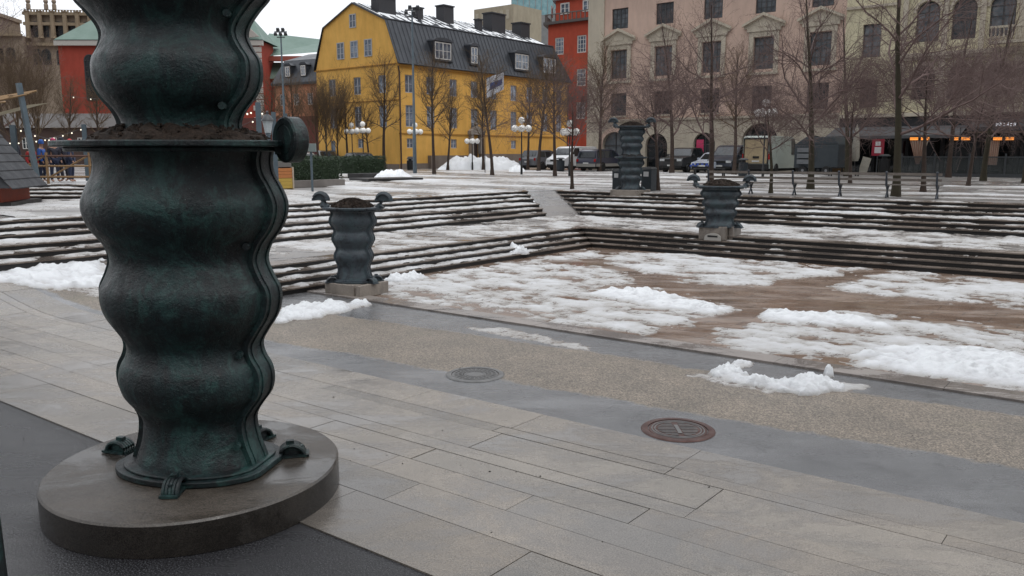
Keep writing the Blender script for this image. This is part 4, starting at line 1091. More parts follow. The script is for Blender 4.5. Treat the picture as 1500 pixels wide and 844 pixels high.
# ---------- glass and concrete block on the skyline
gb=empty('modern_building',along(735,190,200),radians(-20)); gb.location.z=PLAZA; tag(gb,'modern glass and grey metal office block on the skyline','building')
b=MB(); b.b2(-6,24,0,20,0,31.5); b.build('wall',pm('grey_cladding',(.30,.31,.31),(.22,.23,.23),1,.5),gb)
b=MB(); b.b2(2,24,1.0,18,31.5,44); b.build('glass_storey',glass_mat('teal_glass',(.16,.30,.33),(.24,.38,.40),.1),gb)
b=MB(); 
for i in range(16): b.b2(2+i*1.4,2.1+i*1.4,.85,.99,31.5,44)
b.b2(-6.3,24.3,-.5,20.3,31.0,31.45) if False else None
b.b2(2,24,.8,.99,37,37.3); b.build('mullions',flat('light_metal',(.4,.42,.42)),gb)
b=MB(); 
for k in range(6): b.b2(-6,-.5,-.05,-.003,29.2-k*1.2,29.5-k*1.2)
b.build('cladding_band',flat('pale_band',(.42,.40,.34)),gb)
lb=empty('light_block',along(714,150,200),ROTU); lb.location.z=PLAZA; tag(lb,'pale beige attic storey seen behind the black chimneys','building')
b=MB(); b.b2(-3,6,0,8,0,26.8); b.build('wall',stucco('pale_block',(.45,.40,.30)),lb)
b=MB(); 
for i in range(6): b.b2(-2.6+i*1.4,-1.9+i*1.4,-.05,-.003,24.5,26.0)
b.build('shutter_band',flat('pale_louvre',(.5,.46,.36)),lb)

# ---------- salmon house with black mansard between church and yellow house
sc_=along(402,112,130); sc_.z=PLAZA
sh=empty('salmon_house',sc_,ROTU+radians(8)); tag(sh,'salmon pink house with black mansard and white dormer windows','house')
SAL=stucco('salmon_plaster',(.55,.26,.155),(.48,.22,.13)); EV4=10.7
window_meshes('sw',1.0,1.5,2,3,PW,PANEB,fw=.12); holes=[];ws=[]
for c in (1.4,3.9,6.4,8.9):
    for z in (7.8,4.6): holes.append((c-.5,c+.5,z,z+1.5)); ws.append(('sw',c,z))
b=MB(); holed_wall(b,0,12,0,EV4,holes); b.add([(0,0,0),(0,8,0),(0,8,EV4),(0,0,EV4)],[(0,1,2,3)]); b.build('wall',SAL,sh,recalc=False)
for k,c,z in ws: put_window(sh,k,c,.08,z)
b=MB(); b.add([(-.3,-.3,EV4),(12,-.3,EV4),(12,1.2,EV4+3),(.8,1.2,EV4+3),(12,5,EV4+4.2),(1.5,5,EV4+4.2),(-.3,8,EV4)],[(0,1,2,3),(3,2,4,5),(0,3,5,6)]); b.b2(-.3,12,-.34,-.0,EV4-.3,EV4-.01); b.build('roof',ROOFM,sh,recalc=False)
window_meshes('sd',.8,1.3,2,3,PW,PANEB,fw=.12)
for c in (2.6,5.4,8.2):
    b=MB(); b.b2(c-.55,c+.55,.0,1.4,EV4+.7,EV4+2.2); b.prism([(c-.7,EV4+2.2),(c+.7,EV4+2.2),(c+.4,EV4+2.5),(c-.4,EV4+2.5)],-.1,1.6); d=b.build('dormer',ROOFM,sh); put_window(d,'sd',c,-.07,EV4+.8)
b=MB(); b.b2(-2,16,-6,-1,0,6.0); o=b.build('garden_wall',stucco('dark_red_wall',(.16,.055,.045),(.10,.04,.035)),sh)

# ---------- red church with green copper roof
COP=pm('green_copper',(.12,.19,.155),(.16,.235,.20),.6,.55,.65,.1,4); 
ch=empty('church',along(245,140,200),0); ch.location.z=PLAZA; tag(ch,'red brick church with green copper roofs and pale corner stones','church')
def cx_(px,D=140): return (px-245)/1216*D
CR=stucco('church_red',(.40,.075,.05),(.31,.06,.042))
def cz(py,D=140): return (225-py)*D/1205+1.55
b=MB(); b.b2(cx_(97),cx_(386),0,8,0,cz(66)); b.build('wall',CR,ch)
b=MB(); z0,z1=cz(66),cz(38); xa,xb=cx_(94),cx_(392)
b.add([(xa,-.6,z0),(xb,-.6,z0),(xb,9,z0),(xa,9,z0),(xa+5,4.2,z1+1),(xb-3,4.2,z1+1)],[(0,1,5,4),(1,2,5),(2,3,4,5),(3,0,4)]); b.build('roof',COP,ch)
b=MB(); b.b2(xa-.1,xb,-.5,-.005,z0-.9,z0-.1); b.build('cornice',flat('white_cornice',(.55,.52,.48)),ch)
b=MB(); b.b2(cx_(385),cx_(475),6,26,0,cz(112)); b.build('wall',CR,ch)
b=MB(); b.add([(cx_(366),5.5,cz(84)),(cx_(470),5.5,cz(76)),(cx_(476),14,cz(80)),(cx_(462),14,cz(42)-1),(cx_(366),14,cz(40)),(cx_(380),4.9,cz(116)),(cx_(476),4.9,cz(112)),(cx_(476),7.5,cz(90)),(cx_(380),7.5,cz(90))],[(0,1,3,4),(1,2,3),(5,6,7,8)]); b.build('roof',COP,ch,recalc=False)
b=MB(); b.b2(cx_(380),cx_(473),5.0,6,cz(90),cz(83)); b.build('cornice',flat('red_cornice',(.35,.10,.07)),ch)
b=MB(); x=cx_(386)
for j in range(16): b.b2(x-(.9 if j%2 else 1.4),x+.3,-.3,-.004,z0-1.9-j*.95,z0-1.1-j*.95)
b.build('quoins',flat('white_quoin',(.55,.52,.48)),ch)
b=MB(); b.prism([(cx_(366),cz(64)),(cx_(388),cz(62)),(cx_(366),cz(42))],-.8,-.51); b.build('gable_end',flat('white_gable',(.5,.46,.42)),ch)
window_meshes('cw',2.0,7.5,3,7,BROWNF,PANED,True,.15)
for px in (141,175,371): put_window(ch,'cw',cx_(px),-.08,cz(150))
# ---------- brown palace far left
br=empty('brown_palace',along(62,175,200),radians(6)); br.location.z=PLAZA; tag(br,'brown ornate palace with roof balustrade and statues behind the church','building')
def bx(px,D=175): return (px-62)/1216*D
def bz(py,D=175): return (225-py)*D/1205+1.55
BS=stucco('brown_stone',(.34,.275,.21),(.27,.215,.165))
b=MB(); b.b2(bx(54),bx(235),0,20,0,bz(28)); b.build('wall',BS,br)
b=MB(); b.b2(bx(-80),bx(54),-2,14,0,bz(62)); b.build('wing',BS,br)
b=MB(); b.b2(bx(-20),bx(21),-4,8,0,bz(34)); b.slab([(bx(-4),-4.2),(bx(24),-4.2),(bx(24),8),(bx(-4),8)],bz(36),bz(31)); b.build('tower',BS,br)
b=MB()
for z in (bz(28),bz(42),bz(70)): b.b2(bx(52),bx(235),-.8,-.005,z-.6,z)
b.b2(bx(-80),bx(54),-2.8,-2.005,bz(63),bz(60))
i=bx(54)
while i<bx(200): b.b2(i,i+.25,-.5,-.2,bz(28)+.05,bz(25)); i+=.6
b.b2(bx(54),bx(200),-.55,-.15,bz(25),bz(24.4)); b.build('balustrade',stucco('tan_stone',(.33,.26,.18)),br)
for px in (60,84,95):
    b=MB(); x=bx(px); b.lathe([(.45,0),(.45,.9),(.3,1.1),(.5,1.5),(.3,2.1),(.15,2.3),(.22,2.6),(.05,2.9)],(x,-.3,bz(24)),8); b.build('roof_statue',BS,br)
window_meshes('bw',1.8,3.2,2,3,BROWNF,PANED,True,.15)
for px in (66,78,98,118,135):
    for py in (62,100): put_window(br,'bw',bx(px),-.08,bz(py))
for px in (-10,6,20,36): put_window(br,'bw',bx(px),-2.08,bz(100))
for k in range(6):
    b=MB(); x=bx(58+k*17); b.lathe([(.6,0),(.5,.4),(.45,5.0),(.65,5.4)],(x,-.7,bz(64)),8); b.build('column',stucco('tan_col',(.33,.26,.18)),br)
# dark band of distant street trees/houses behind the market
bk=MB(); 
dk=empty('distant_house',along(200,120,200),0); dk.location.z=PLAZA; tag(dk,'dark low building behind the market, hidden in bare branches','building')
b=MB(); b.b2(-30,8,0,8,0,5.2); b.build('wall',stucco('dark_brown_wall',(.10,.065,.055),(.07,.05,.045)),dk)
b=MB(); b.add([(-30,-.4,5.2),(8,-.4,5.2),(8,4,7.4),(-30,4,7.4)],[(0,1,2,3)]); b.build('roof',flat('dark_tiles',(.06,.05,.045)),dk)
for i in range(9):
    window_meshes('dw',1.0,1.6,2,2,PW,PANED); put_window(dk,'dw',-28+i*4,-.08,2.2)

# ================================================================== bare trees
BARK=pm('bark',(.050,.036,.030),(.085,.062,.050),6,.8,None,.5,25,grain=.4,spec=.2)
BARKG=pm('mossy_bark',(.065,.058,.038),(.05,.042,.03),4,.85,None,.5,25,grain=.4,spec=.2)
TWIG=pm('purple_brown_twigs',(.19,.132,.122),(.12,.085,.078),2,.8,spec=.2)
TWIGY=pm('olive_brown_twigs',(.15,.105,.065),(.10,.07,.048),2,.8,spec=.2)
def grow(seed,H,h0,style):
    r=random.Random(seed); tb=MB(); cb=MB()
    def rv(s): return Vector((r.gauss(0,s),r.gauss(0,s),r.gauss(0,s)))
    def branch(p,d,L,rad,lvl,up):
        n={1:6,2:4,3:3,4:2}[lvl]; pts=[p.copy()]; rr=[rad]; q=p.copy(); dd=d.copy()
        for i in range(n):
            dd=(dd+rv(.16 if lvl<3 else .2)+Vector((0,0,up))).normalized(); q=q+dd*L/n; pts.append(q.copy()); rr.append(max(rad*(1-.75*(i+1)/n),.0028))
        cb.tube(pts,rr,5 if lvl==1 else 3,False)
        if lvl>=st['lv']: return
        k=st['kids'][lvl]; k=int(L*k+r.random())
        for c in range(k):
            t=(c+r.uniform(.3,1))/k*.9+.1; i=min(n-1,int(t*n)); f=t*n-i; bp=pts[i].lerp(pts[i+1],min(1,f)); bd=(pts[i+1]-pts[i]).normalized()
            ax=bd.cross(rv(1)).normalized(); nd=Matrix.Rotation(radians(r.uniform(*st['ang'])),3,ax)@bd
            branch(bp,nd,L*r.uniform(*st['lr'])*(1.15-.5*t),max(rr[i]*.55,.005),lvl+1,st['up'])
    S=dict(
     spread=dict(lv=4,kids={1:3.6,2:4.6,3:5.8},ang=(28,65),lr=(.42,.7),up=.03,n=13,el=(22,68),L0=.46,top=.17),
     cone=dict(lv=4,kids={1:4.9,2:6,3:7},ang=(25,55),lr=(.3,.5),up=.07,n=30,el=(42,72),L0=.30,top=.06),
     brush=dict(lv=4,kids={1:2.2,2:2.8,3:3.5},ang=(10,28),lr=(.35,.6),up=.16,n=26,el=(60,82),L0=.62,top=.3),
     tall=dict(lv=4,kids={1:2.6,2:3.0,3:3.2},ang=(28,60),lr=(.38,.6),up=.06,n=18,el=(25,68),L0=.34,top=.12))
    st=S[style]
    # trunk
    pts=[];rr=[];n=14; R0=H*.0165 if style!='brush' else H*.013
    p=Vector((0,0,-.05)); d=Vector((0,0,1)); Ht=H*(1 if style in('cone','tall') else .72 if style=='spread' else .5)
    for i in range(n+1):
        t=i/n; pts.append(p.copy()); rr.append(max(R0*(1-.85*t)*(1.35 if i==0 else 1),.01)); d=(d+Vector((r.gauss(0,.02),r.gauss(0,.02),0))).normalized(); d.z=max(d.z,.9); p=p+d*(Ht/n)
    tb.tube(pts,rr,8,False)
    for i in range(st['n']):
        t=(i+r.random()*.6)/st['n']; hh=h0+(Ht-h0)*t**.85; kk=min(n-1,int(hh/Ht*n)); bp=pts[kk].lerp(pts[kk+1],hh/Ht*n-kk)
        az=i*2.4+r.uniform(-.4,.4); el=radians(st['el'][0]+(st['el'][1]-st['el'][0])*t+r.uniform(-8,8))
        if style=='cone': Lb=H*st['L0']*(sin(pi*min(1,.22+t*.78))**.8)*r.uniform(.75,1.1)+.25
        elif style=='brush': Lb=H*st['L0']*r.uniform(.7,1.05)*(1-.45*t)
        else: Lb=H*(st['L0']*(1-t)**.7+st['top'])*r.uniform(.75,1.15)
        branch(bp,Vector((cos(az)*cos(el),sin(az)*cos(el),sin(el))),Lb,max(rr[kk]*.5,.014)*(.8 if t>.5 else 1),1,st['up'])
    return tb,cb
TREES={}
def tree_mesh(key,seed,H,h0,style,bark,twig):
    tb,cb=grow(seed,H,h0,style); TREES[key]=(tb.mesh('trunk',bark,True),cb.mesh('crown',twig,True)); print('tree',key,len(cb.f))
tree_mesh('s1',3,6.6,2.0,'spread',BARK,TWIG); tree_mesh('s2',8,6.6,2.1,'spread',BARK,TWIG); tree_mesh('s3',15,6.8,2.0,'spread',BARKG,TWIG)
tree_mesh('c1',5,8.6,2.9,'cone',BARK,TWIGY); tree_mesh('c2',21,8.6,3.0,'cone',BARK,TWIGY)
tree_mesh('t1',31,12,2.8,'tall',BARK,TWIG); tree_mesh('t2',37,12,2.8,'tall',BARKG,TWIG)
tree_mesh('b1',41,9,2.0,'brush',BARKG,TWIGY); tree_mesh('b2',43,9,2.0,'brush',BARK,TWIGY)
FRONT='bare lindens along the top of the right steps'; YG='bare young trees in front of the yellow house'; RG='bare trees between the plaza and the street'
def tree(px,py,key,h,rz,label,group,name='bare_tree'):
    p=on(px,py); tm,cm=TREES[key]; base={'s':6.6,'c':8.6,'t':12,'b':9}[key[0]]; s=h/base
    o=empty(name,p,rz); o.scale=(s,s,s); tag(o,label,'tree',group); inst('trunk',tm,o); inst('crown',cm,o); return o
TL=[(838,277,'s1',5.2,.4,'leafless spreading tree leaning slightly left of the distant stacked planters',FRONT),
(964,279,'s2',5.6,1.2,'leafless spreading tree directly right of the distant stacked planters',FRONT),
(1041,271,'t1',8.6,2.2,'tall bare tree behind the left end of the long bench',FRONT),
(1129,283,'s3',4.7,3.1,'thin leaning bare tree behind the long bench, right of the terrace planter',FRONT),
(1187,277,'t2',8.8,4.2,'bare tree with a straight dark trunk behind the middle of the long bench',FRONT),
(1312,288,'t2',9.2,5.5,'tall bare tree with mossy trunk standing just behind the right part of the bench',FRONT),
(1352,281,'s2',6.6,2.6,'dark-trunked bare tree near the right end of the bench',FRONT),
(1445,286,'s1',6.8,4.6,'spreading bare tree at the far right beyond the end of the bench',FRONT) if False else None,
(878,251,'c2',10.5,0,'slim bare tree behind the dark minivan left of the stacked planters',RG),
(1245,270,'s1',6.2,.9,'spreading bare tree halfway between the long bench and the low black table',RG),
(1418,273,'s2',6.2,3.9,'spreading bare tree standing on the open plaza right of the bench end',RG),
(984,254,'t1',11.5,1,'tall thin bare tree in front of the black pickup',RG),
(1389,260,'t1',10.2,3,'thick dark bare tree in front of the restaurant glass screen',RG),
(1240,258,'t2',10.5,5,'tall bare tree by the closed parasol and low black table',RG),
(1440,265,'t2',9.6,.9,'big bare tree in front of the rightmost arched windows',RG),
(1500,268,'s3',7,1.9,'spreading bare tree cut by the right edge of the photo',RG),
(1075,256,'c1',9,2.9,'slim bare tree in front of the dark blue van',RG),
(563,249,'c1',10.2,.3,'bare conical tree at the left corner of the yellow house',YG),
(636,255,'c2',8.6,1.3,'bare conical tree left of the snow pile, right of the tall mast',YG),
(656,249,'c1',7.6,2.3,'small bare tree behind, at the left end of the snow pile',YG),
(708,249,'c2',8.4,3.3,'slender bare tree just left of the white and blue flag',YG),
(721,257,'c1',8.2,4.3,'bare tree standing in front of the big snow pile',YG),
(773,249,'c2',8.4,5.3,'small bare tree behind the grey hatchback',YG),
(789,251,'c1',9.4,.8,'bare tree between the grey hatchback and the white van',YG),
(813,258,'c2',8.0,1.8,'bare tree with black trunk in front of the white van',YG),
(510,249,'c2',8,2.8,'slender bare tree behind the hedge',YG),
(541,249,'c1',6.6,3.8,'short bare tree at the right end of the hedge',YG),
(480,250,'b1',9.6,.2,'brush-shaped tree with upright branches rising behind the hedge, right stem','brush-shaped trees behind the hedge'),
(466,250,'b2',8.8,1.2,'brush-shaped tree with upright branches behind the hedge, left stem','brush-shaped trees behind the hedge'),
(496,249,'b2',8.8,2.5,'brush-shaped tree behind the hedge nearest the yellow gable','brush-shaped trees behind the hedge'),
(60,258,'b1',9.6,3,'tall brush-shaped bare tree behind the left market hut','brush-shaped trees at the left'),
(33,262,'b2',9.0,4,'brush-shaped bare tree at the left beside the steel frame','brush-shaped trees at the left'),
(100,250,'c1',8.0,2,'bare tree in front of the red church wall','trees before the church'),
(430,249,'c2',8.5,5,'bare tree in front of the salmon house','trees before the church'),
(395,247,'c1',9,1,'bare tree behind the old lantern, before the church','trees before the church'),
(148,248,'c2',9,1,'bare tree left of the big column, before the church','trees before the church'),
(10,252,'t1',15,1,'bare tree at the left edge of the photo','trees before the church'),
]
for t in TL:
    if t: tree(*t)
# branches of a nearer tree reach in from the upper left
tm,cm=TREES['t1']; o=empty('bare_tree',Vector((-24.0,30.5,PLAZA)),2.0); s=1.25; o.scale=(s,s,s); tag(o,'bare tree whose thin branches reach in at the upper left corner','tree'); inst('trunk',tm,o); inst('crown',cm,o)

# ================================================================== hedge and planter kerb
h0=on(398,277); h1=on(492,273)
hd=(Vector((h1.x-h0.x,h1.y-h0.y,0))).normalized(); hp=Vector((-hd.y,hd.x,0)); hz=atan2(hd.y,hd.x)
hl=(h1-h0).length; print('hedge',hl,h0,h1)
HG=NT('hedge_leaves'); oi=HG.coord(); HG.set(Base_Color=HG.mix(HG.ramp(HG.noise(oi,5,6,.8),[(.3,0),(.7,1)]),(.010,.022,.010),(.035,.065,.026)),Roughness=.6); HG=HG.m
def hedge(p,rz,L,Wy,H,label,seed):
    r=random.Random(seed); b=MB()
    b.b2(.12,L-.12,.12,Wy-.12,.0,H-.1)
    n=int(5200*(L*H+L*Wy*.7+Wy*H)/8)
    for _ in range(n):
        k=r.random(); tot=L*H+L*Wy+2*Wy*H; q=r.random()*tot
        if q<L*H: c=Vector((r.uniform(0,L),0,r.uniform(0,H)))
        elif q<L*H+L*Wy: c=Vector((r.uniform(0,L),r.uniform(0,Wy),H))
        elif q<L*H+L*Wy+Wy*H: c=Vector((L,r.uniform(0,Wy),r.uniform(0,H)))
        else: c=Vector((0,r.uniform(0,Wy),r.uniform(0,H)))
        c+=Vector((r.gauss(0,.05),r.gauss(0,.05),r.gauss(0,.045)))+Vector((0,-1,1))*.07*noise.noise(c*1.3)
        s=r.uniform(.02,.045); a=Vector((r.gauss(0,1),r.gauss(0,1),r.gauss(0,1))).normalized(); u_=a.orthogonal().normalized()*s; w_=a.cross(u_).normalized()*s*.8
        b.add([c-u_,c-w_,c+u_,c+w_],[(0,1,2,3)])
    root=empty('hedge',p,rz); tag(root,label,'hedge'); b.build('foliage',HG,root,recalc=False)
    return root
hb=hedge(h0+hp*.5+Vector((0,0,.30)),hz,hl+.9,2.2,1.05,'dark green clipped hedge in a stone-edged bed, right of the big planter',5)
h2=on(505,262); hedge(h2+Vector((.2,2.0,.25)),hz+.9 if False else hz,3.0,2,1.05,'shorter clipped hedge block behind the end of the long hedge',9)
b=MB(); b.T=Matrix.Translation(h0)@Matrix.Rotation(hz,4,'Z'); b.b2(0,hl+.6,0,.28,0,.33); b.b2(hl+.32,hl+.6,.28,5.2,0,.33); b.b2(-.2,hl+.32,.28,4,.0,.26)
o=b.build('bed_kerb',pm('grey_kerb_stone',(.20,.18,.165),(.14,.125,.115),2,.5,.6),bevel=.015); tag(o,'low stone kerb around the hedge bed','kerb')
for (x0,x1,py,zz) in ((528,592,262,.16),(540,620,266,.0)):
    a=on(x0,py); c=on(x1,py-2); d=(c-a); b=MB(); b.T=Matrix.Translation(a)@Matrix.Rotation(atan2(d.y,d.x),4,'Z'); b.b2(0,d.length,0,1.2 if zz else 2.2,0,.15+zz)
    o=b.build('stone_ledge',RISER,bevel=.01); tag(o,('upper' if zz else 'lower')+' of the two dark stone ledges beyond the hedge','ledge')
# painted wooden box
p=on(416,278); bxr=empty('wooden_box',p,hz); tag(bxr,'orange and yellow painted wooden box left of the hedge','wooden box')
OR=pm('orange_boards',(.50,.19,.055),(.42,.15,.05),5,.6,None,.1); YB=pm('yellow_boards',(.52,.36,.07),(.45,.30,.06),5,.6,None,.1)
b=MB(); 
for k in range(3): b.b2(-1.0,.48,0,.9,.50+k*.145,.635+k*.145)
b.build('upper_boards',OR,bxr)
b=MB()
for k in range(3): b.b2(-1.0,.48,.0,.9,.05+k*.147,.19+k*.147)
b.build('lower_boards',YB,bxr); b=MB(); b.b2(.481,.55,-.03,.93,0,.97); b.b2(-1.05,-1.001,-.03,.93,0,.97); b.build('corner_post',flat('pale_post',(.5,.42,.33)),bxr)
b=MB(); b.b2(-1.1,.5,.05,.95,.972,1.2); b.build('lid',pm('grey_boards',(.16,.15,.14)),bxr)
b=MB(); b.prism([(-.75+.2*cos(q),.26+.13*sin(q)) for q in [2*pi*i/14 for i in range(14)]],-.012,-.002); b.prism([(-.3+.12*cos(q),.26+.11*sin(q)) for q in [2*pi*i/12 for i in range(12)]],-.012,-.002); b.build('brown_emblem',flat('brown_mark',(.12,.03,.02)),bxr)

# ================================================================== lamps, masts, bins, benches
def lamp5(px,py,h,label,n=4,top=True,group='street lamps with clustered white globes',scale=1):
    p=on(px,py); r=empty('street_lamp',p,R.uniform(0,1.5)); tag(r,label,'street lamp',group)
    b=MB(); b.tube([(0,0,0),(0,0,.7),(0,0,.75),(0,0,h-.35)],[.085,.085,.055,.045],8); b.build('pole',BLACK,r,smooth=True)
    g=.25*scale; arm=.5*scale; b=MB()
    for i in range(n):
        a=2*pi*i/n; b.tube([(0,0,h-.75),(arm*.6*cos(a),arm*.6*sin(a),h-.9),(arm*cos(a),arm*sin(a),h-.78)],.022,5)
    b.build('arms',BLACK,r)
    for i in range(n):
        a=2*pi*i/n; b=MB(); b.ball((arm*cos(a),arm*sin(a),h-.58),g,14); b.build('globe',GLOBE,r,smooth=True,angle=None)
    if top: b=MB(); b.ball((0,0,h),g,14); b.build('globe',GLOBE,r,smooth=True,angle=None)
lamp5(764,256,3.95,'lamp with white globes standing before the parked cars, nearest the snow pile')
lamp5(692,249,3.3,'low lamp with white globes in front of the stone portal',4,False)
lamp5(609,250,4.1,'lamp with white globes behind the tall steel mast')
lamp5(533,250,4.2,'lamp with white globes in front of the yellow gable, right of the brush trees')
lamp5(517,249,4.2,'lamp with white globes seen just left of another before the yellow gable')
lamp5(834,258,3.6,'lamp with white globes above the white van')
lamp5(1117,262,4.6,'lamp with big white globes above the dark blue van')
def mast(px,py,topy,label,fl):
    p=on(px,py); D=p.y; tz=along(px,D,topy).z; h=tz-PLAZA; r=empty('floodlight_mast',p); tag(r,label,'mast')
    b=MB(); b.tube([(0,0,0),(0,0,3.0),(0,0,3.05),(0,0,h)],[.16,.14,.11,.06],10); b.build('pole',STEEL,r,smooth=True)
    b=MB(); b.b2(-.55,.55,-.04,.04,h-.1,h); b.b2(-.35,.35,-.04,.04,h-.55,h-.47); b.build('crossbar',DGREY,r)
    for i in range(fl):
        x=-.45+.9*i/(fl-1); b=MB(); b.T=Matrix.Translation((x,-.1,h+.15 if i%2 else h-.25))@Matrix.Rotation(radians(40),4,'X'); b.box((0,0,0),(.3,.16,.26),0,.8); b.build('floodlight',DGREY,r)
mast(608,254,14,'tall grey steel floodlight mast in front of the yellow house',4)
mast(420,250,46,'grey floodlight mast in front of the salmon house',5)
# sign panels on the mast
# flag
p=along(736,66,126); fr=empty('flag',p); tag(fr,'white and blue flag hanging from a slanting pole among the bare trees','flag')
b=MB(); n=10
vs=[];fs=[]
for i in range(n+1):
    for j in range(4): vs.append((-1.25+1.35*i/n, .12*sin(i*1.1)+.03*j, .62-.43*j+.42*i/n*(1)-.1*j*(1-i/n)))
for i in range(n):
    for j in range(3): fs.append((i*4+j,(i+1)*4+j,(i+1)*4+j+1,i*4+j+1))
b.add(vs,fs); b.m=[1 if (k%3==1) and 1<k//3<9 else 0 for k in range(len(fs))]
b.build('cloth',[flat('white_cloth',(.62,.63,.68),.8),flat('blue_cloth',(.07,.09,.22),.8)],fr,recalc=False,smooth=True,angle=None)
b=MB(); b.tube([(.12,0,1.3),(-1.6,.0,.62)] if False else [(.35,.1,1.2),(-1.4,.0,.5)],.03,6); b.tube([(-1.4,0,.5),(-1.4,0,-7.2)],.035,6); b.build('pole',DGREY,fr)
def bin_(px,py,h,rad,label,c=BLACK,round_=True):
    r=empty('litter_bin',on(px,py),ROTU); tag(r,label,'litter bin')
    b=MB()
    if round_: b.lathe([(rad*.82,0),(rad*.9,.04),(rad,.2),(rad,h*.78)],n=20); b.build('body',c,r,smooth=True); b=MB(); b.lathe([(rad*.5,h*.78),(rad*.5,h*.9)],n=12); b.build('opening',BLACK,r); b=MB(); b.lathe([(rad*1.05,h*.9),(rad*1.05,h*.94),(rad*.6,h)],n=20); b.build('lid',DGREY,r,smooth=True)
    else: b.box((0,0,h*.45),(rad*2,rad*2,h*.9)); b.build('body',c,r,bevel=.02); b=MB(); b.box((0,0,h*.95),(rad*2.1,rad*2.1,h*.08),0,.8); b.build('lid',BLACK,r); b=MB(); b.b2(-rad*.5,rad*.5,-rad-.012,-rad-.002,h*.6,h*.8); b.build('notice',flat('white_notice',(.5,.5,.5)),r)
GRB=pm('dark_blue_green_paint',(.012,.018,.024),(.02,.027,.033),4,.4)
bin_(601,249,1.15,.33,'black round litter bin by the foot of the tall mast')
bin_(821,251,1.2,.36,'dark litter bin in front of the white van',GRB)
bin_(1088,260,1.25,.30,'dark litter bin behind the long bench, below the open truck',GRB)
bin_(1294,257,1.5,.38,'tall black litter bin with white sticker before the restaurant')
bin_(906,279,.9,.2,'blue-grey square bin against the left side of the stacked planters',GRB,False)
bin_(950,279.5,1.0,.24,'dark square bin with white notice right of the stacked planters',GRB,False)
def low_table(px0,px1,py,label):
    a=on(px0,py); c=on(px1,py); L=(c-a).length; r=empty('low_table',a,atan2(c.y-a.y,c.x-a.x)); tag(r,label,'table')
    b=MB(); b.b2(0,L,0,.5,.55,.62); b.build('top',BLACK,r)
    for x in (0,L-.08):
        for y in (0,.42): b=MB(); b.b2(x,x+.08,y,y+.08,0,.55); b.build('leg',BLACK,r)
low_table(1018,1062,261,'long low black table frame behind the left end of the bench')
low_table(1217,1258,258,'low black table in front of the parasol')
low_table(898,910,262,'small black table left of the stacked planters')
# long bench
us_=[-14.6,-12.97,-11.3,-9.65,-8.05,-6.45]; bq=empty('long_bench',W(us_[0],ru(us_[0])+5.0,PLAZA),ROTU+.08); tag(bq,'long slatted bench with six cast-iron supports facing away at the top of the steps','bench')
Lb=us_[-1]-us_[0]
for i,u_ in enumerate(us_):
    x=u_-us_[0]; b=MB()
    for s in (-1,1): b.tube([(x,.27-s*.2 if s<0 else .27-.22,0),(x,.27,.22),(x,.27+s*.16,.42)],[.035,.03,.035],6)
    b.tube([(x,.47,0),(x,.27,.22)],.03,6); b.b2(x-.03,x+.03,.0,.52,.40,.44); b.tube([(x,.04,.42),(x,-.02,.6),(x,-.08,.88)],[.04,.04,.03],6); b.ball((x,-.09,.9),.045,8)
    b.build('support',pm('grey_cast_iron',(.05,.06,.075),(.035,.04,.05),5,.45) if i==0 else bpy.data.materials['grey_cast_iron'],bq,smooth=True)
for zz,yy in ((.84,-.06),(.64,-.015)): 
    b=MB(); b.b2(-.1,Lb+.15,yy-.02,yy+.02,zz-.045,zz+.045); b.build('back_rail',WOODG,bq)
for k in range(4): b=MB(); b.b2(-.1,Lb+.15,.03+k*.125,.12+k*.125,.442,.475); b.build('seat_slat',WOODG,bq)
# old lantern post and steel posts
def lantern():
    p=along(393,30,200); p.z=PLAZA; r=empty('lantern_post',p); tag(r,'old-fashioned lantern with white glass on a blue-grey post behind the big planter','street lamp')
    zt=along(393,30,195).z-PLAZA; b=MB(); b.tube([(0,0,0),(0,0,zt-.05)],[.10,.07],10); b.lathe([(.05,zt-.1),(.12,zt-.03),(.06,zt)],n=12); b.build('pole',STEEL,r,smooth=True)
    b=MB(); b.lathe([(.11,zt),(.19,zt+.42)],n=8); b.build('glass',flat('frosted_glass',(.45,.50,.52),.3),r)
    b=MB(); b.lathe([(.23,zt+.42),(.22,zt+.46),(.12,zt+.62),(.05,zt+.66),(.05,zt+.74),(.0,zt+.8)],n=16); b.build('cap',DGREY,r,smooth=True)
lantern()
def spost(px,D,pytop,w_,label):
    p=along(px,D,200); p.z=PLAZA; h=along(px,D,pytop).z-PLAZA; b=MB(); s=w_/2; t=.012
    b.b2(-s,s,-s,-s+t,0,h); b.b2(-s,s,s-t,s,0,h); b.b2(-t/2,t/2,-s+t,s-t,0,h); b.b2(-s*1.3,s*1.3,-s*1.3,s*1.3,0,.02)
    r=empty('steel_post',p,.3); tag(r,label,'steel post','blue-grey steel posts of the market lighting'); b.build('column',STEEL,r)
    b=MB(); b.b2(-s,s,-s,s,h,h+.02); b.build('cap_plate',STEEL,r)
spost(380,32,151,.2,'steel post left of the old lantern'); spost(402,34,165,.18,'steel post close behind the old lantern'); spost(419,42,167,.2,'steel post right of the old lantern')
spost(20,33,184,.19,'short steel post behind the slanted steel frame at the left'); spost(124,36,183,.17,'steel post seen just above the left rim of the big planter')
# box on a post right of scroll handle
p=along(455,34,210); p.z=PLAZA; r=empty('junction_box',p); tag(r,'small grey box on a post between scroll handle and hedge','post box'); b=MB(); b.tube([(0,0,0),(0,0,1.7)],.05,8); b.build('post',STEEL,r); b=MB(); b.b2(-.2,.2,-.12,.12,1.62,1.95); b.build('box',pm('grey_green_box',(.20,.24,.23)),r,bevel=.01)
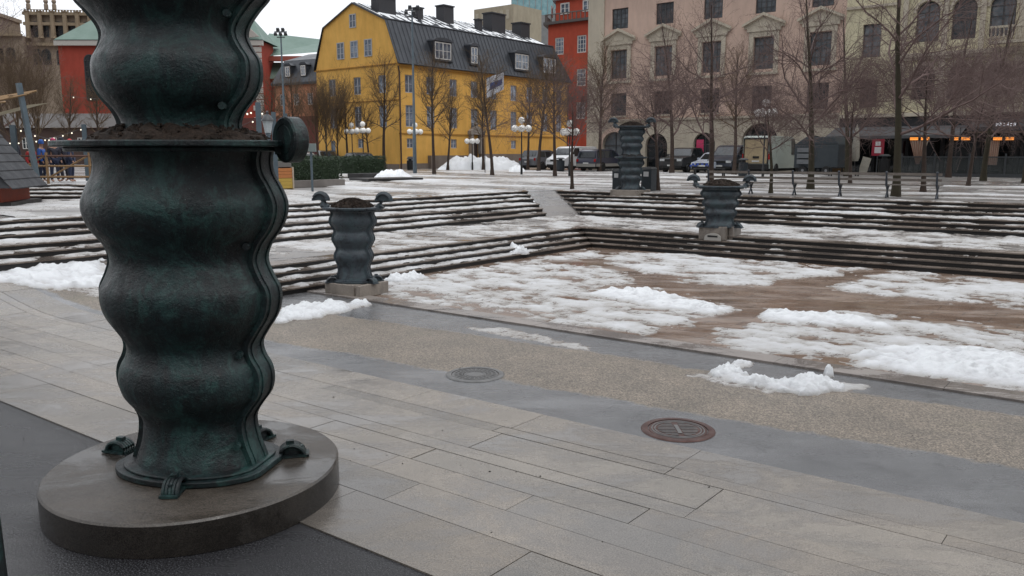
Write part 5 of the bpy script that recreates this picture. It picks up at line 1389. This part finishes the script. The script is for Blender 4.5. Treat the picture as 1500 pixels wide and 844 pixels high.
# string lights
BULB=NT('warm_bulb'); BULB.set(Base_Color=(.9,.85,.7),Emission_Color=(1,.9,.7),Emission_Strength=1.3); BULB=BULB.m
bme=MB(); bme.ball((0,0,0),.032,8); bme=bme.mesh('bulb',BULB,True)
def string(a,c,sag,n,label):
    r=empty('string_lights',a); tag(r,label,'string lights'); d=c-a; pts=[]
    for i in range(n*2+1): t=i/(n*2); pts.append(d*t+Vector((0,0,-sag*4*t*(1-t))))
    b=MB(); b.tube(pts,.008,3); b.build('wire',BLACK,r)
    for i in range(1,2*n,2): inst('bulb',bme,r,pts[i]-Vector((0,0,.05)))
string(along(-30,40,205),along(125,38,186),.35,12,'string of small white bulbs across the left edge')
string(along(20,33,186),along(380,33,172),1.1,18,'string of white bulbs running behind the big planter to the lantern')
string(along(95,48,140),along(250,46,141),.2,6,'string of bulbs in front of the red church wall')
string(along(370,30,162),along(345,24,158),.1,4,'short string of bulbs left of the old lantern')
string(along(381,32,160),along(420,42,170),.5,9,'string of bulbs sagging right of the old lantern')

# ================================================================== market at the left
# hut
hu=empty('market_hut',spot(2,303,PLAZA),radians(12)); tag(hu,'small red wooden hut with a dark shingle roof at the left edge','hut')
RW=pm('red_boards',(.27,.045,.018),(.20,.035,.016),5,.6,None,.2,20)
b=MB(); b.b2(-3.2,0,0,2.4,0.12,.62)
for k in range(4): b.b2(-3.2,0.012,-.012,-.001,.14+k*.12,.24+k*.12)
b.build('wall',RW,hu); b=MB(); b.b2(-3.4,.3,-.1,2.5,0,.12); b.build('base',RISER,hu)
SHG=pm('dark_shingles',(.013,.014,.018),(.024,.026,.031),4,.6,.75,.5,18)
b=MB(); n=9; 
for k in range(n):
    t0,t1=k/n,(k+1)/n; x0,x1=.42-1.75*t0,.42-1.75*t1; z0,z1=.55+2.3*t0,.55+2.3*t1; y0,y1=-.35,2.7
    b.add([(x0+.03,y0,z0),(x0+.03,y1,z0),(x1,y1,z1+.0),(x1,y0,z1+.0),(x0+.03,y0,z0-.035),(x0+.03,y1,z0-.035)],[(0,1,2,3),(4,5,1,0)])
b.add([(.42,-.352,.52),(-1.33,-.352,2.82),(-3.08,-.352,.52)],[(0,1,2)]) if False else None
for k in range(n):
    t0,t1=k/n,(k+1)/n; x0,x1=-3.08+1.75*t0,-3.08+1.75*t1; z0,z1=.55+2.3*t0,.55+2.3*t1
    b.add([(x0-.03,-.35,z0),(x0-.03,2.7,z0),(x1,2.7,z1),(x1,-.35,z1)],[(0,1,2,3)])
b.T=None; 
# hipped near side
b.add([(.42,-.36,.55),(-3.08,-.36,.55),(-1.6,.7,2.86),(-1.2,.7,2.86)],[(0,1,2,3)])
b.build('roof',SHG,hu,recalc=False)
# steps beyond the market plaza
a=spot(10,292,PLAZA); c=spot(330,292,PLAZA)
b=MB(); 
for k in range(4):
    tread(b,(UV(a+Vector((-6,k*.45,0))),UV(c+Vector((0,k*.45,0)))),(UV(a+Vector((-6,k*.45+.5+(.4 if k==3 else 0),0))),UV(c+Vector((0,k*.45+.5+(.4 if k==3 else 0),0)))),PLAZA+.11*(k+1),.11)
o=b.build('market_steps',[STEP,RISER]); o['kind']='structure'
MZ=PLAZA+.44
b=MB(); y0=a.y+3*.45+.8; b.slab([(a.x-20,y0),(c.x,y0),(c.x+.01,y0+3.6),(a.x-20,y0+3.6)],PLAZA,MZ-.003); o=b.build('market_floor',pm('snowy_floor',(.45,.45,.46),(.25,.24,.23),1.5,.5)); o['kind']='structure'
tread_snow('snow_on_steps','snow on the short flight of steps below the market fence',[(UV(a+Vector((-4,k*.45+.02,0))),UV(c+Vector((0,k*.45+.02,0))),tuple(Vector(UV(Vector((0,.42,0)))) ),PLAZA+.11*(k+1),.1) for k in range(4)],0,0)
# timber fence
fy=y0+.4
fx0=(40-750)/1216*(fy); fx1=(118-750)/1216*fy*1.0
fr=empty('timber_fence',(fx0-2.5,fy,MZ),0); tag(fr,'rough timber fence of the market with brown rails','fence'); Lf=fx1-fx0+6
FW=pm('fence_timber',(.30,.19,.09),(.20,.12,.06),4,.7,None,.2)
for k in range(6):
    b=MB(); b.tube([(k*Lf/5,0,0),(k*Lf/5,0,1.15)],.05,6); b.build('post',FW,fr)
for zz in (.25,.65,1.02):
    b=MB(); b.tube([(-.2,0,zz),(Lf+.2,0,zz)],.045,6); b.build('rail',FW if zz<.9 else pm('dark_rail',(.12,.06,.045)),fr)
for k in range(3):
    b=MB(); b.tube([(k*Lf/5,0,.2),((k+1)*Lf/5,0,1.05)],.035,6); b.build('brace',FW,fr)
# black iron post near rim
b=MB(); p=along(62.5*2.05,27.5,268); 
# canopy frame
p=along(36,30,120); p.z=PLAZA; cf=empty('steel_canopy',p,radians(10)); tag(cf,'slanted steel posts carrying a timber-slatted canopy at the left edge','canopy')
hh=along(30,30,122).z-PLAZA
b=MB(); b.tube([(-.2,0,hh),(.18,0,0)],.11,4); b.build('post',STEEL,cf)
b=MB(); b.tube([(-2.6,0.6,hh),(-2.2,.6,0)],.11,4); b.build('post',STEEL,cf)
for k in range(5):
    b=MB(); b.tube([(-3.2,-.1-k*.0+.25*k,hh-1.15+.09*k),(.05,-.1+.25*k,hh-.15+.05*k-.25)],.035,4); b.build('rafter',FW,cf)
for k in range(4):
    b=MB(); x=-.5-.7*k; b.tube([(x,-.2,hh-.45-.28*k),(x,1.3,hh-.3-.28*k)],.03,4); b.build('purlin',FW,cf)
b=MB(); b.add([(-3.4,.1,hh-1.7),(.0,.1,hh-.75),(.0,2.2,hh-.55),(-3.4,2.2,hh-1.5)],[(0,1,2,3)]); b.build('canvas',pm('cream_canvas',(.42,.36,.20),(.34,.29,.17)),cf)

# people (tiny, behind the fence)
SKIN=flat('skin',(.45,.26,.19),.6)
def skin_obj(name,pts,edges,rad,mat,parent,sub=1):
    me=bpy.data.meshes.new(name); me.from_pydata(pts,edges,[]); me.materials.append(mat); o=bpy.data.objects.new(name,me); COL.objects.link(o); o.parent=parent
    m=o.modifiers.new('s','SKIN'); 
    for v_,r_ in zip(me.skin_vertices[0].data,rad): v_.radius=(r_,r_)
    me.skin_vertices[0].data[0].use_root=True
    s=o.modifiers.new('ss','SUBSURF'); s.levels=sub; s.render_levels=sub; return o
def person(p,rz,coat,pants,hat,label,h=1.72,group='people on the market rink',sit=False):
    r=empty('person',p,rz); k=h/1.72; r.scale=(k,k,k); tag(r,label,'person',group)
    P=[(0,0,.95),(0,0,1.15),(0,-.01,1.36),(0,0,1.47),(0,-.02,1.55),(0,-.02,1.66),
       (.09,0,.90),(.10,-.03,.50),(.11,.02,.09),(.11,-.12,.04),(-.09,0,.90),(-.12,.03,.50),(-.13,.06,.09),(-.13,-.08,.04),
       (.17,0,1.36),(.24,.02,1.08),(.22,-.12,.86),(.22,-.16,.78),(-.17,0,1.36),(-.24,.02,1.08),(-.22,-.12,.86),(-.22,-.16,.78)]
    E=[(0,1),(1,2),(2,3),(3,4),(4,5),(0,6),(6,7),(7,8),(8,9),(0,10),(10,11),(11,12),(12,13),(2,14),(14,15),(15,16),(16,17),(2,18),(18,19),(19,20),(20,21)]
    Rd=[.13,.12,.13,.055,.085,.09,.08,.055,.04,.04,.08,.055,.04,.04,.06,.045,.035,.03,.06,.045,.035,.03]
    skin_obj('body',P,E,Rd,SKIN,r)
    ji=[0,1,2,14,15,16,18,19,20]; mp={a:i for i,a in enumerate(ji)}
    skin_obj('coat',[P[i] for i in ji],[(mp[a],mp[b_]) for a,b_ in E if a in mp and b_ in mp],[Rd[i]*1.18+.015 for i in ji],coat,r)
    ji=[0,6,7,8,10,11,12]; mp={a:i for i,a in enumerate(ji)}
    skin_obj('trousers',[P[i] for i in ji],[(mp[a],mp[b_]) for a,b_ in E if a in mp and b_ in mp],[Rd[i]*1.12+.012 for i in ji],pants,r)
    b=MB(); b.lathe([(.105,1.60),(.115,1.66),(.09,1.75),(.03,1.79)],(0,-.02,0),12); b.build('hat',hat,r,smooth=True)
cr=flat('red_coat',(.5,.03,.03),.7); cb_=flat('blue_coat',(.03,.12,.45),.7); cd=flat('dark_coat',(.02,.02,.035),.7); cw=flat('white_hat',(.7,.68,.68),.7); cp=flat('pink_hat',(.55,.06,.16),.7); cblue=flat('navy_trousers',(.02,.03,.07),.7)
PD=fy+1.6
for px,co,pa,ha,h,lab,dy in ((23,cd,cblue,cw,1.75,'person in dark coat and white hat beside the hut roof',1.5),(47,cr,cd,cr,1.45,'child in red coat and red hat at the timber fence',.6),(62,cb_,cblue,cb_,1.6,'person in bright blue jacket behind the fence',1.0),(80,cd,cblue,cp,1.65,'person in dark coat with pink hat behind the fence',.7),(93,cd,cd,cd,1.7,'person all in black behind the fence rail',1.4),(104,cblue,cblue,cr,1.62,'person in navy jacket and red hat next to the big planter',.8)):
    q=along(px,PD+dy-.6,240); q.z=MZ-.003; person(q,R.uniform(0,6),co,pa,ha,lab,h)

# ================================================================== vehicles
def tyre_mesh():
    b=MB(); b.T=Matrix.Rotation(pi/2,4,'X'); b.lathe([(.20,-.10),(.31,-.10),(.33,-.07),(.33,.07),(.31,.10),(.20,.10)],n=20); return b.mesh('tyre',BLACK,True,30)
def rim_mesh():
    b=MB(); b.T=Matrix.Rotation(pi/2,4,'X'); b.lathe([(.205,-.09),(.205,.09),(.05,.105)],n=12); return b.mesh('rim',flat('alloy',(.3,.3,.31),.35,.6),True,30)
TY,RM=tyre_mesh(),rim_mesh()
LITE=flat('headlight_glass',(.6,.62,.62),.15); TAIL=flat('tail_light',(.35,.01,.01),.2); PLATE=flat('number_plate',(.6,.6,.58),.5); UNDER=flat('underbody',(.01,.01,.01),.8)
def onv(px,v):
    k=(px-750)*(.987+.25/75)/1200; u=v*(V.x*0+ (V.y*k-V.x))/(U.x-U.y*k)
    return W(u,v,PLAZA)
def car(px,py,kind,paint,label,rear=False,lower=None,rz=0,z=PLAZA,scale=1.08,cat='car'):
    K={'hatch':dict(L=4.4,W=1.8,wb=(.85,3.45),belt=.92,prof=[(0,.35),(-.02,.62),(.12,.80),(1.15,.95),(1.85,1.42),(2.3,1.50),(3.5,1.45),(4.05,1.05),(4.3,.92),(4.4,.6),(4.36,.35)]),
     'suv':dict(L=4.7,W=1.9,wb=(.9,3.7),belt=1.05,prof=[(0,.4),(-.02,.75),(.15,.98),(1.2,1.10),(1.85,1.62),(2.4,1.72),(4.1,1.68),(4.5,1.1),(4.68,.95),(4.7,.4)]),
     'minivan':dict(L=4.9,W=1.95,wb=(.9,3.85),belt=1.05,prof=[(0,.38),(-.02,.7),(.15,.90),(.95,1.08),(1.9,1.68),(2.5,1.78),(4.3,1.76),(4.65,1.6),(4.82,1.0),(4.9,.85),(4.88,.38)]),
     'van':dict(L=5.1,W=1.95,wb=(.95,4.0),belt=1.15,prof=[(0,.38),(-.03,.7),(.08,.98),(.75,1.22),(1.55,1.92),(1.9,2.02),(4.95,2.02),(5.08,1.85),(5.1,.38)]),
     'bigvan':dict(L=6.2,W=2.05,wb=(1.0,5.0),belt=1.3,prof=[(0,.4),(-.03,.8),(.1,1.15),(.8,1.42),(1.5,2.4),(1.9,2.62),(6.05,2.62),(6.18,2.5),(6.2,.4)]),
     'pickup':dict(L=5.3,W=1.95,wb=(.95,4.15),belt=1.2,prof=[(0,.45),(-.03,.9),(.1,1.1),(1.35,1.22),(2.0,1.80),(2.4,1.86),(3.4,1.84),(3.65,1.25),(5.25,1.22),(5.3,.5)])}[kind]
    L_,Wc,belt=K['L'],K['W'],K['belt']; pr=K['prof']
    root=empty('parked_'+{'hatch':'car','suv':'car','minivan':'minivan','van':'van','bigvan':'van','pickup':'pickup'}[kind],on(px,py) if isinstance(px,(int,float)) else px,0)
    root.location.z=z; root.scale=(scale,)*3; tag(root,label,cat,'vehicles parked beyond the plaza')
    # local: x = length, nose at 0 ; heading so that the nose points towards -V (towards the photographer) or +V
    ang=(ROTV+rz) if not rear else (ROTV+pi+rz)
    root.rotation_euler=(0,0,ang)
    def hw(z_): 
        w0=Wc/2*(.97 if z_<.5 else 1); return w0-max(0,z_-belt)*(.22 if kind not in('van','bigvan') else .07)
    # centre the vehicle on its visible corner: place nose (or tail) edge at the spot
    off_=0 if not rear else -L_
    def T(x,y,z_): return (x+(off_),y,z_)
    b=MB(); n=len(pr)
    ringL=[T(x,-hw(z_),z_) for x,z_ in pr]; ringR=[T(x,hw(z_),z_) for x,z_ in pr]
    inL=[T(x*(1-.0)+(.03 if x<.2 else (-.03 if x>L_-.2 else 0)),-(hw(z_)-.07),z_+(.03 if z_>belt else 0)) for x,z_ in pr]; inR=[(a_,-b__,c_) for a_,b__,c_ in inL]
    b.add(ringL+inL+inR+ringR,[tuple(range(n-1,-1,-1))]+[tuple(range(3*n,4*n))]+[(k*n+i,k*n+(i+1)%n,(k+1)*n+(i+1)%n,(k+1)*n+i) for k in range(3) for i in range(n)])
    body=b.build('body',paint,root,smooth=True,angle=32)
    if lower:
        b=MB(); 
        for s in (-1,1): b.b2(*(sorted((T(.9,0,0)[0],T(L_-.05,0,0)[0]))),*(sorted((s*(Wc/2+.004),s*(Wc/2+.015)))),.38,.62)
        b.b2(*(sorted((T(L_,0,0)[0],T(L_+.03,0,0)[0]))),-Wc/2+.05,Wc/2-.05,.36,.62); b.build('lower_cladding',lower,root)
    # side windows on the sloping greenhouse
    tops=[p_ for p_ in pr if p_[1]>belt+.25]; xa,xb=tops[0][0],tops[-1][0]; zt=max(p_[1] for p_ in pr)-.12
    zb=belt+.05
    segs={'hatch':2,'suv':3,'minivan':3,'van':1,'bigvan':1,'pickup':2}[kind]
    xend=xb if kind not in('van','bigvan') else xa+ .75
    x0=xa-.55 if kind!='pickup' else xa-.5
    for s in (-1,1):
        b=MB()
        for q in range(segs):
            a0=x0+(xend-x0)*q/segs+.05; a1=x0+(xend-x0)*(q+1)/segs-.04
            at0=max(a0,xa+.05) if q==0 else a0
            at1=a1-(.12 if q==segs-1 and kind not in('van','bigvan') else 0)
            b.add([T(a0,s*(hw(zb)+.006),zb),T(a1,s*(hw(zb)+.006),zb),T(at1,s*(hw(zt)+.006),zt),T(at0,s*(hw(zt)+.006),zt)],[(0,1,2,3)])
        b.build('side_window',CARG,root,recalc=False)
    # windscreen and rear window lie on the profile segments
    def glass(seg,name,t0=.08,t1=.92):
        (xA,zA),(xB,zB)=pr[seg],pr[seg+1]; d=Vector((zA-zB,0,xB-xA)); d.normalize(); d=d if d.z>0 or abs(d.x)>.5 else -d
        if (d.x>0)==(xA<L_/2) and abs(d.x)>.1: d=-d
        A_=(xA+(xB-xA)*t0,zA+(zB-zA)*t0); B_=(xA+(xB-xA)*t1,zA+(zB-zA)*t1); b=MB()
        o_=.035
        b.add([T(A_[0]+d.x*o_,-hw(A_[1])+.12,A_[1]+abs(d.z)*o_),T(A_[0]+d.x*o_,hw(A_[1])-.12,A_[1]+abs(d.z)*o_),T(B_[0]+d.x*o_,hw(B_[1])-.14,B_[1]+abs(d.z)*o_),T(B_[0]+d.x*o_,-hw(B_[1])+.14,B_[1]+abs(d.z)*o_)],[(0,1,2,3)]); b.build(name,CARG,root,recalc=False)
    glass(3,'windscreen')
    if kind in('hatch','suv','minivan'): glass({'hatch':6,'suv':6,'minivan':7}[kind],'rear_window',.1,.85)
    if kind=='van' : pass
    zl={'hatch':.68,'suv':.8,'minivan':.75,'van':.85,'bigvan':1.0,'pickup':.95}[kind]
    for s in (-1,1):
        b=MB(); x=T(-.035,0,0)[0]; b.b2(*(sorted((x,x+.12))),*sorted((s*(Wc/2-.08),s*(Wc/2-.46))),zl-.08,zl+.08); b.build('headlight',LITE,root)
        b=MB(); x=T(L_+.015,0,0)[0]; hz_=.22 if kind not in('bigvan',) else .4; b.b2(*(sorted((x-.08,x))),*sorted((s*(Wc/2-.03),s*(Wc/2-.2))),zl+.02,zl+.02+hz_); b.build('tail_light',TAIL,root)
    b=MB(); x=T(-.045,0,0)[0]; b.b2(x,x+.03,-.5,.5,zl-.09,zl+.07); b.b2(x-.01,x+.06,-Wc/2+.1,Wc/2-.1,.36,.52); b.build('grille',UNDER,root)
    b=MB(); x=T(-.06,0,0)[0]; b.b2(x,x+.02,-.26,.26,.5,.61); b.build('number_plate',PLATE,root); b=MB(); x=T(L_+.02,0,0)[0]; b.b2(x,x+.02,-.26,.26,zl-.15,zl-.04); b.build('number_plate',PLATE,root)
    b=MB(); b.b2(*(sorted((T(.15,0,0)[0],T(L_-.15,0,0)[0]))),-Wc/2+.12,Wc/2-.12,.2,.42); b.build('underbody',UNDER,root)
    for x in K['wb']:
        for s in (-1,1):
            b=MB(); b.T=Matrix.Rotation(pi/2,4,'X'); b.lathe([(.39,0),(.39,.02)],(T(x,0,0)[0],.35,-s*(Wc/2+.006)-.01),20); b.build('wheel_arch',UNDER,root)
            w_=inst('wheel',TY,root,(T(x,0,0)[0],s*(Wc/2-.06),.33)); inst('rim',RM,w_)
        
    for s in (-1,1):
        b=MB(); b.box(T(xa-.4,s*(Wc/2+.1),belt+.12),(.12,.2,.16)); b.build('mirror',paint,root,bevel=.02)
    return root,T,L_,Wc
def paint(name,c,metal=.0):
    t=NT(name); t.set(Base_Color=t.mix(t.ramp(t.noise(t.coord(),2,4),[(.3,0),(.7,1)]),c,tuple(x*.8+.012 for x in c)),Roughness=.28,Metallic=metal); t.b.inputs['Coat Weight'].default_value=.4; return t.m
SPK=78
car(onv(772,63),0,'suv',paint('grey_paint',(.10,.105,.12)),'grey hatchback parked with its tail lights towards the snow pile',rear=True)
car(onv(813,62),0,'van',paint('white_paint',(.80,.81,.82)),'white delivery van parked nose-on beside the grey hatchback',cat='van')
mv,_,_,_=car(onv(858,61),0,'minivan',paint('dark_blue_paint',(.028,.030,.055)),'dark blue minivan with silver lower trim seen from behind',rear=True,lower=flat('silver_cladding',(.26,.25,.23),.4),cat='minivan')
car(onv(982,60.5),0,'pickup',paint('black_paint_gloss',(.018,.019,.021)),'black pickup truck with chrome grille behind the bare tree',cat='pickup')
po,T,L_,Wc=car(onv(1028,60),0,'hatch',paint('police_white',(.45,.50,.58)),'white and blue checkered patrol car behind the low table')
b=MB(); bl=flat('police_blue',(.03,.08,.45),.3)
for k in range(5): b.b2(-.055,-.04,-.85+k*.36,-.67+k*.36,.60,.72); b.b2(-.055,-.04,-.67+k*.36,-.49+k*.36,.50,.60)
b.build('blue_check',bl,po)
car(onv(1053,60.5),0,'van',paint('navy_van_paint',(.025,.032,.05)),'dark blue panel van next to the patrol car',cat='van')
bv,T,L_,Wc=car(onv(1106,60),0,'bigvan',paint('pale_green_paint',(.42,.47,.43)),'tall pale green van with its lit load space open towards the plaza',rear=True,cat='van')
b=MB(); b.b2(.012,.02,-.82,.82,.75,2.4); b.build('open_load_space',pm('tan_interior',(.42,.33,.20),(.26,.20,.12),2,.7),bv)
b=MB(); b.b2(.02,.04,-.9,-.82,.7,2.5); b.b2(.02,.04,.82,.9,.7,2.5); b.b2(.02,.04,-.82,.82,2.4,2.5); b.b2(.012,.3,-.95,.95,.35,.7); b.b2(.021,.06,-.2,.25,1.1,1.25); b.build('door_frame',UNDER,bv)
# dark trailer
tr=empty('dark_trailer',onv(1162,61),ROTU); tag(tr,'dark covered trailer with stacked crates right of the pale van','trailer')
b=MB(); b.b2(0,3.2,0,2.2,.5,2.2); b.prism([(0,2.2),(3.2,2.2),(2.8,2.75),(.8,2.75)],0,2.2); b.build('cover',pm('dark_tarp',(.03,.04,.048),(.045,.055,.062),2,.6,None,.4,6),tr,bevel=.05)
for x in (.7,2.4): w_=inst('wheel',TY,tr,(x,.02,.33)); inst('rim',RM,w_)
for k in range(3): b=MB(); b.b2(.3,1.4,-.25,-.02,.8+k*.42,1.12+k*.42); b.b2(.38,1.32,-.255,-.2505,.9+k*.42,.94+k*.42); b.build('crate',flat('grey_crate',(.16,.17,.18)),tr)
car(457,249,'hatch',paint('silver_paint',(.35,.36,.37),.3),'silver car whose roof shows above the hedge at the left',rz=1.2)
car(488,247,'suv',paint('dark_grey_paint_gloss',(.03,.032,.036)),'dark car whose roof shows above the middle of the hedge',rz=1.2)
car(547,251,'hatch',paint('black_car_paint',(.02,.021,.024)),'black car parked at the right end of the hedge',rz=1.3)

# ---------- things by the restaurant
pr_=on(1251,256); r=empty('closed_parasol',pr_); tag(r,'tall closed beige parasol standing among chairs by the restaurant','parasol')
b=MB(); b.lathe([(.22,1.0),(.30,1.3),(.26,2.2),(.16,3.1),(.05,3.6),(.02,3.7)],n=14); b.build('canopy',pm('beige_canvas',(.36,.34,.29),(.28,.26,.22),5,.8,None,.5,8),r,smooth=True); b=MB(); b.tube([(0,0,0),(0,0,1.1)],.03,8); b.lathe([(.35,0),(.35,.06)],n=16); b.build('pole',DGREY,r)
for px,py,w_,h,lab,c,rot in ((1223,256,.75,1.5,'light wooden board leaning beside the low black table',(.42,.26,.13),.1),(1240,256,.5,1.1,'pale board standing behind the low black table',(.45,.36,.24),-.1),(1262,256,.6,1.3,'white panel leaning right of the closed parasol',(.5,.47,.40),.25)):
    b=MB(); b.T=Matrix.Rotation(ROTU,4,'Z')@Matrix.Rotation(rot,4,'Y'); b.b2(-w_/2,w_/2,0,.05,0,h); b.b2(-w_/2,-w_/2+.06,-.03,-.001,0,h); b.b2(w_/2-.06,w_/2,-.03,-.001,0,h); b.b2(-w_/2+.06,w_/2-.06,-.03,-.001,h*.45,h*.5)
    o=b.build('leaning_board',pm('board',c,tuple(x*.75 for x in c),6,.7)); o.location=on(px,py); tag(o,lab,'board')
sg=empty('red_sign',along(1286,61,215),ROTU); sg.location.z=PLAZA; tag(sg,'red notice board with white lettering on the dark shopfront','sign')
zc=along(1286,61,216).z-PLAZA
b=MB(); b.b2(-.42,.42,0,.06,zc-.6,zc+.6); b.build('board',flat('red_board',(.35,.02,.045),.4),sg)
b=MB(); b.b2(-.22,.24,-.012,-.002,zc-.42,zc+.02); b.b2(-.18,.18,-.012,-.002,zc+.12,zc+.42); b.build('white_notice',flat('white_print',(.7,.66,.66)),sg)
b=MB(); b.b2(-.04,.04,.02,.08,0,zc-.6); b.build('post',DGREY,sg)
sg=empty('shop_sign',along(1474,57.5,184),ROTU); tag(sg,'small lit white letters above the black awning at the right','sign')
b=MB(); b.b2(-.75,.75,0,.05,-.12,.32); b.build('board',BLACK,sg)
EMW=NT('lit_white_letters'); EMW.set(Base_Color=(.8,.8,.85),Emission_Color=(.9,.92,1),Emission_Strength=.6); EMW=EMW.m
letters('NOX',.38,EMW,sg,(0,-.02,-.04),(pi/2,0,0),'lettering') if False else None
b=MB()
for k,hh_ in enumerate((.22,.25,.2,.25,.18,.25)): b.b2(-.62+k*.21,-.48+k*.21,-.02,-.002,-.03,-.03+hh_)
b.build('lettering',EMW,sg)
pn=along(1025,70.5,217); pb_=empty('pink_sign',pn,ROTU); pb_.location.z=PLAZA; zc=along(1025,70.5,217).z-PLAZA; tag(pb_,'bright pink sign panel in front of the dark archway','sign')
b=MB(); b.b2(-.32,.32,0,.06,zc-.7,zc+.7); b.build('panel',flat('hot_pink',(.70,.05,.16),.5),pb_); b=MB(); b.b2(-.03,.03,.0,.05,0,zc-.7); b.build('post',DGREY,pb_)
# dark bollard at the left edge, close to the camera
p=spot(-6,905,0); 
bo=empty('iron_bollard',Vector((-3.14,4.45,0)),0); zb_=along(5,4.45,592).z; b=MB(); b.lathe([(.20,0),(.20,.05),(.165,.12),(.15,zb_-.25),(.16,zb_-.2),(.16,zb_-.12),(.12,zb_-.03),(.02,zb_)],n=32); b.build('shaft',BRONZE,bo,smooth=True); tag(bo,'thick dark iron post cut by the left edge of the photo','post')
print('bollard',p)
# yellow-brown debris: grit scattered on the flags
GR=flat('dark_grit',(.02,.017,.014),.8)
b=MB(); rr=random.Random(4)
for _ in range(130):
    u_=rr.uniform(-9,2.5); v_=rr.uniform(.5,8.5); s=rr.choice([.003,.004,.005,.008,.013]); q=W(u_,v_,.012+s*.3 if v_>3.6 else s*.3)
    b.box(q,(s*rr.uniform(1,2),s,s*.6),rr.uniform(0,3),top=.6)
o=b.build('grit',GR,recalc=False); tag(o,'dark grit and leaf crumbs scattered over the wet paving','grit',None,'stuff')
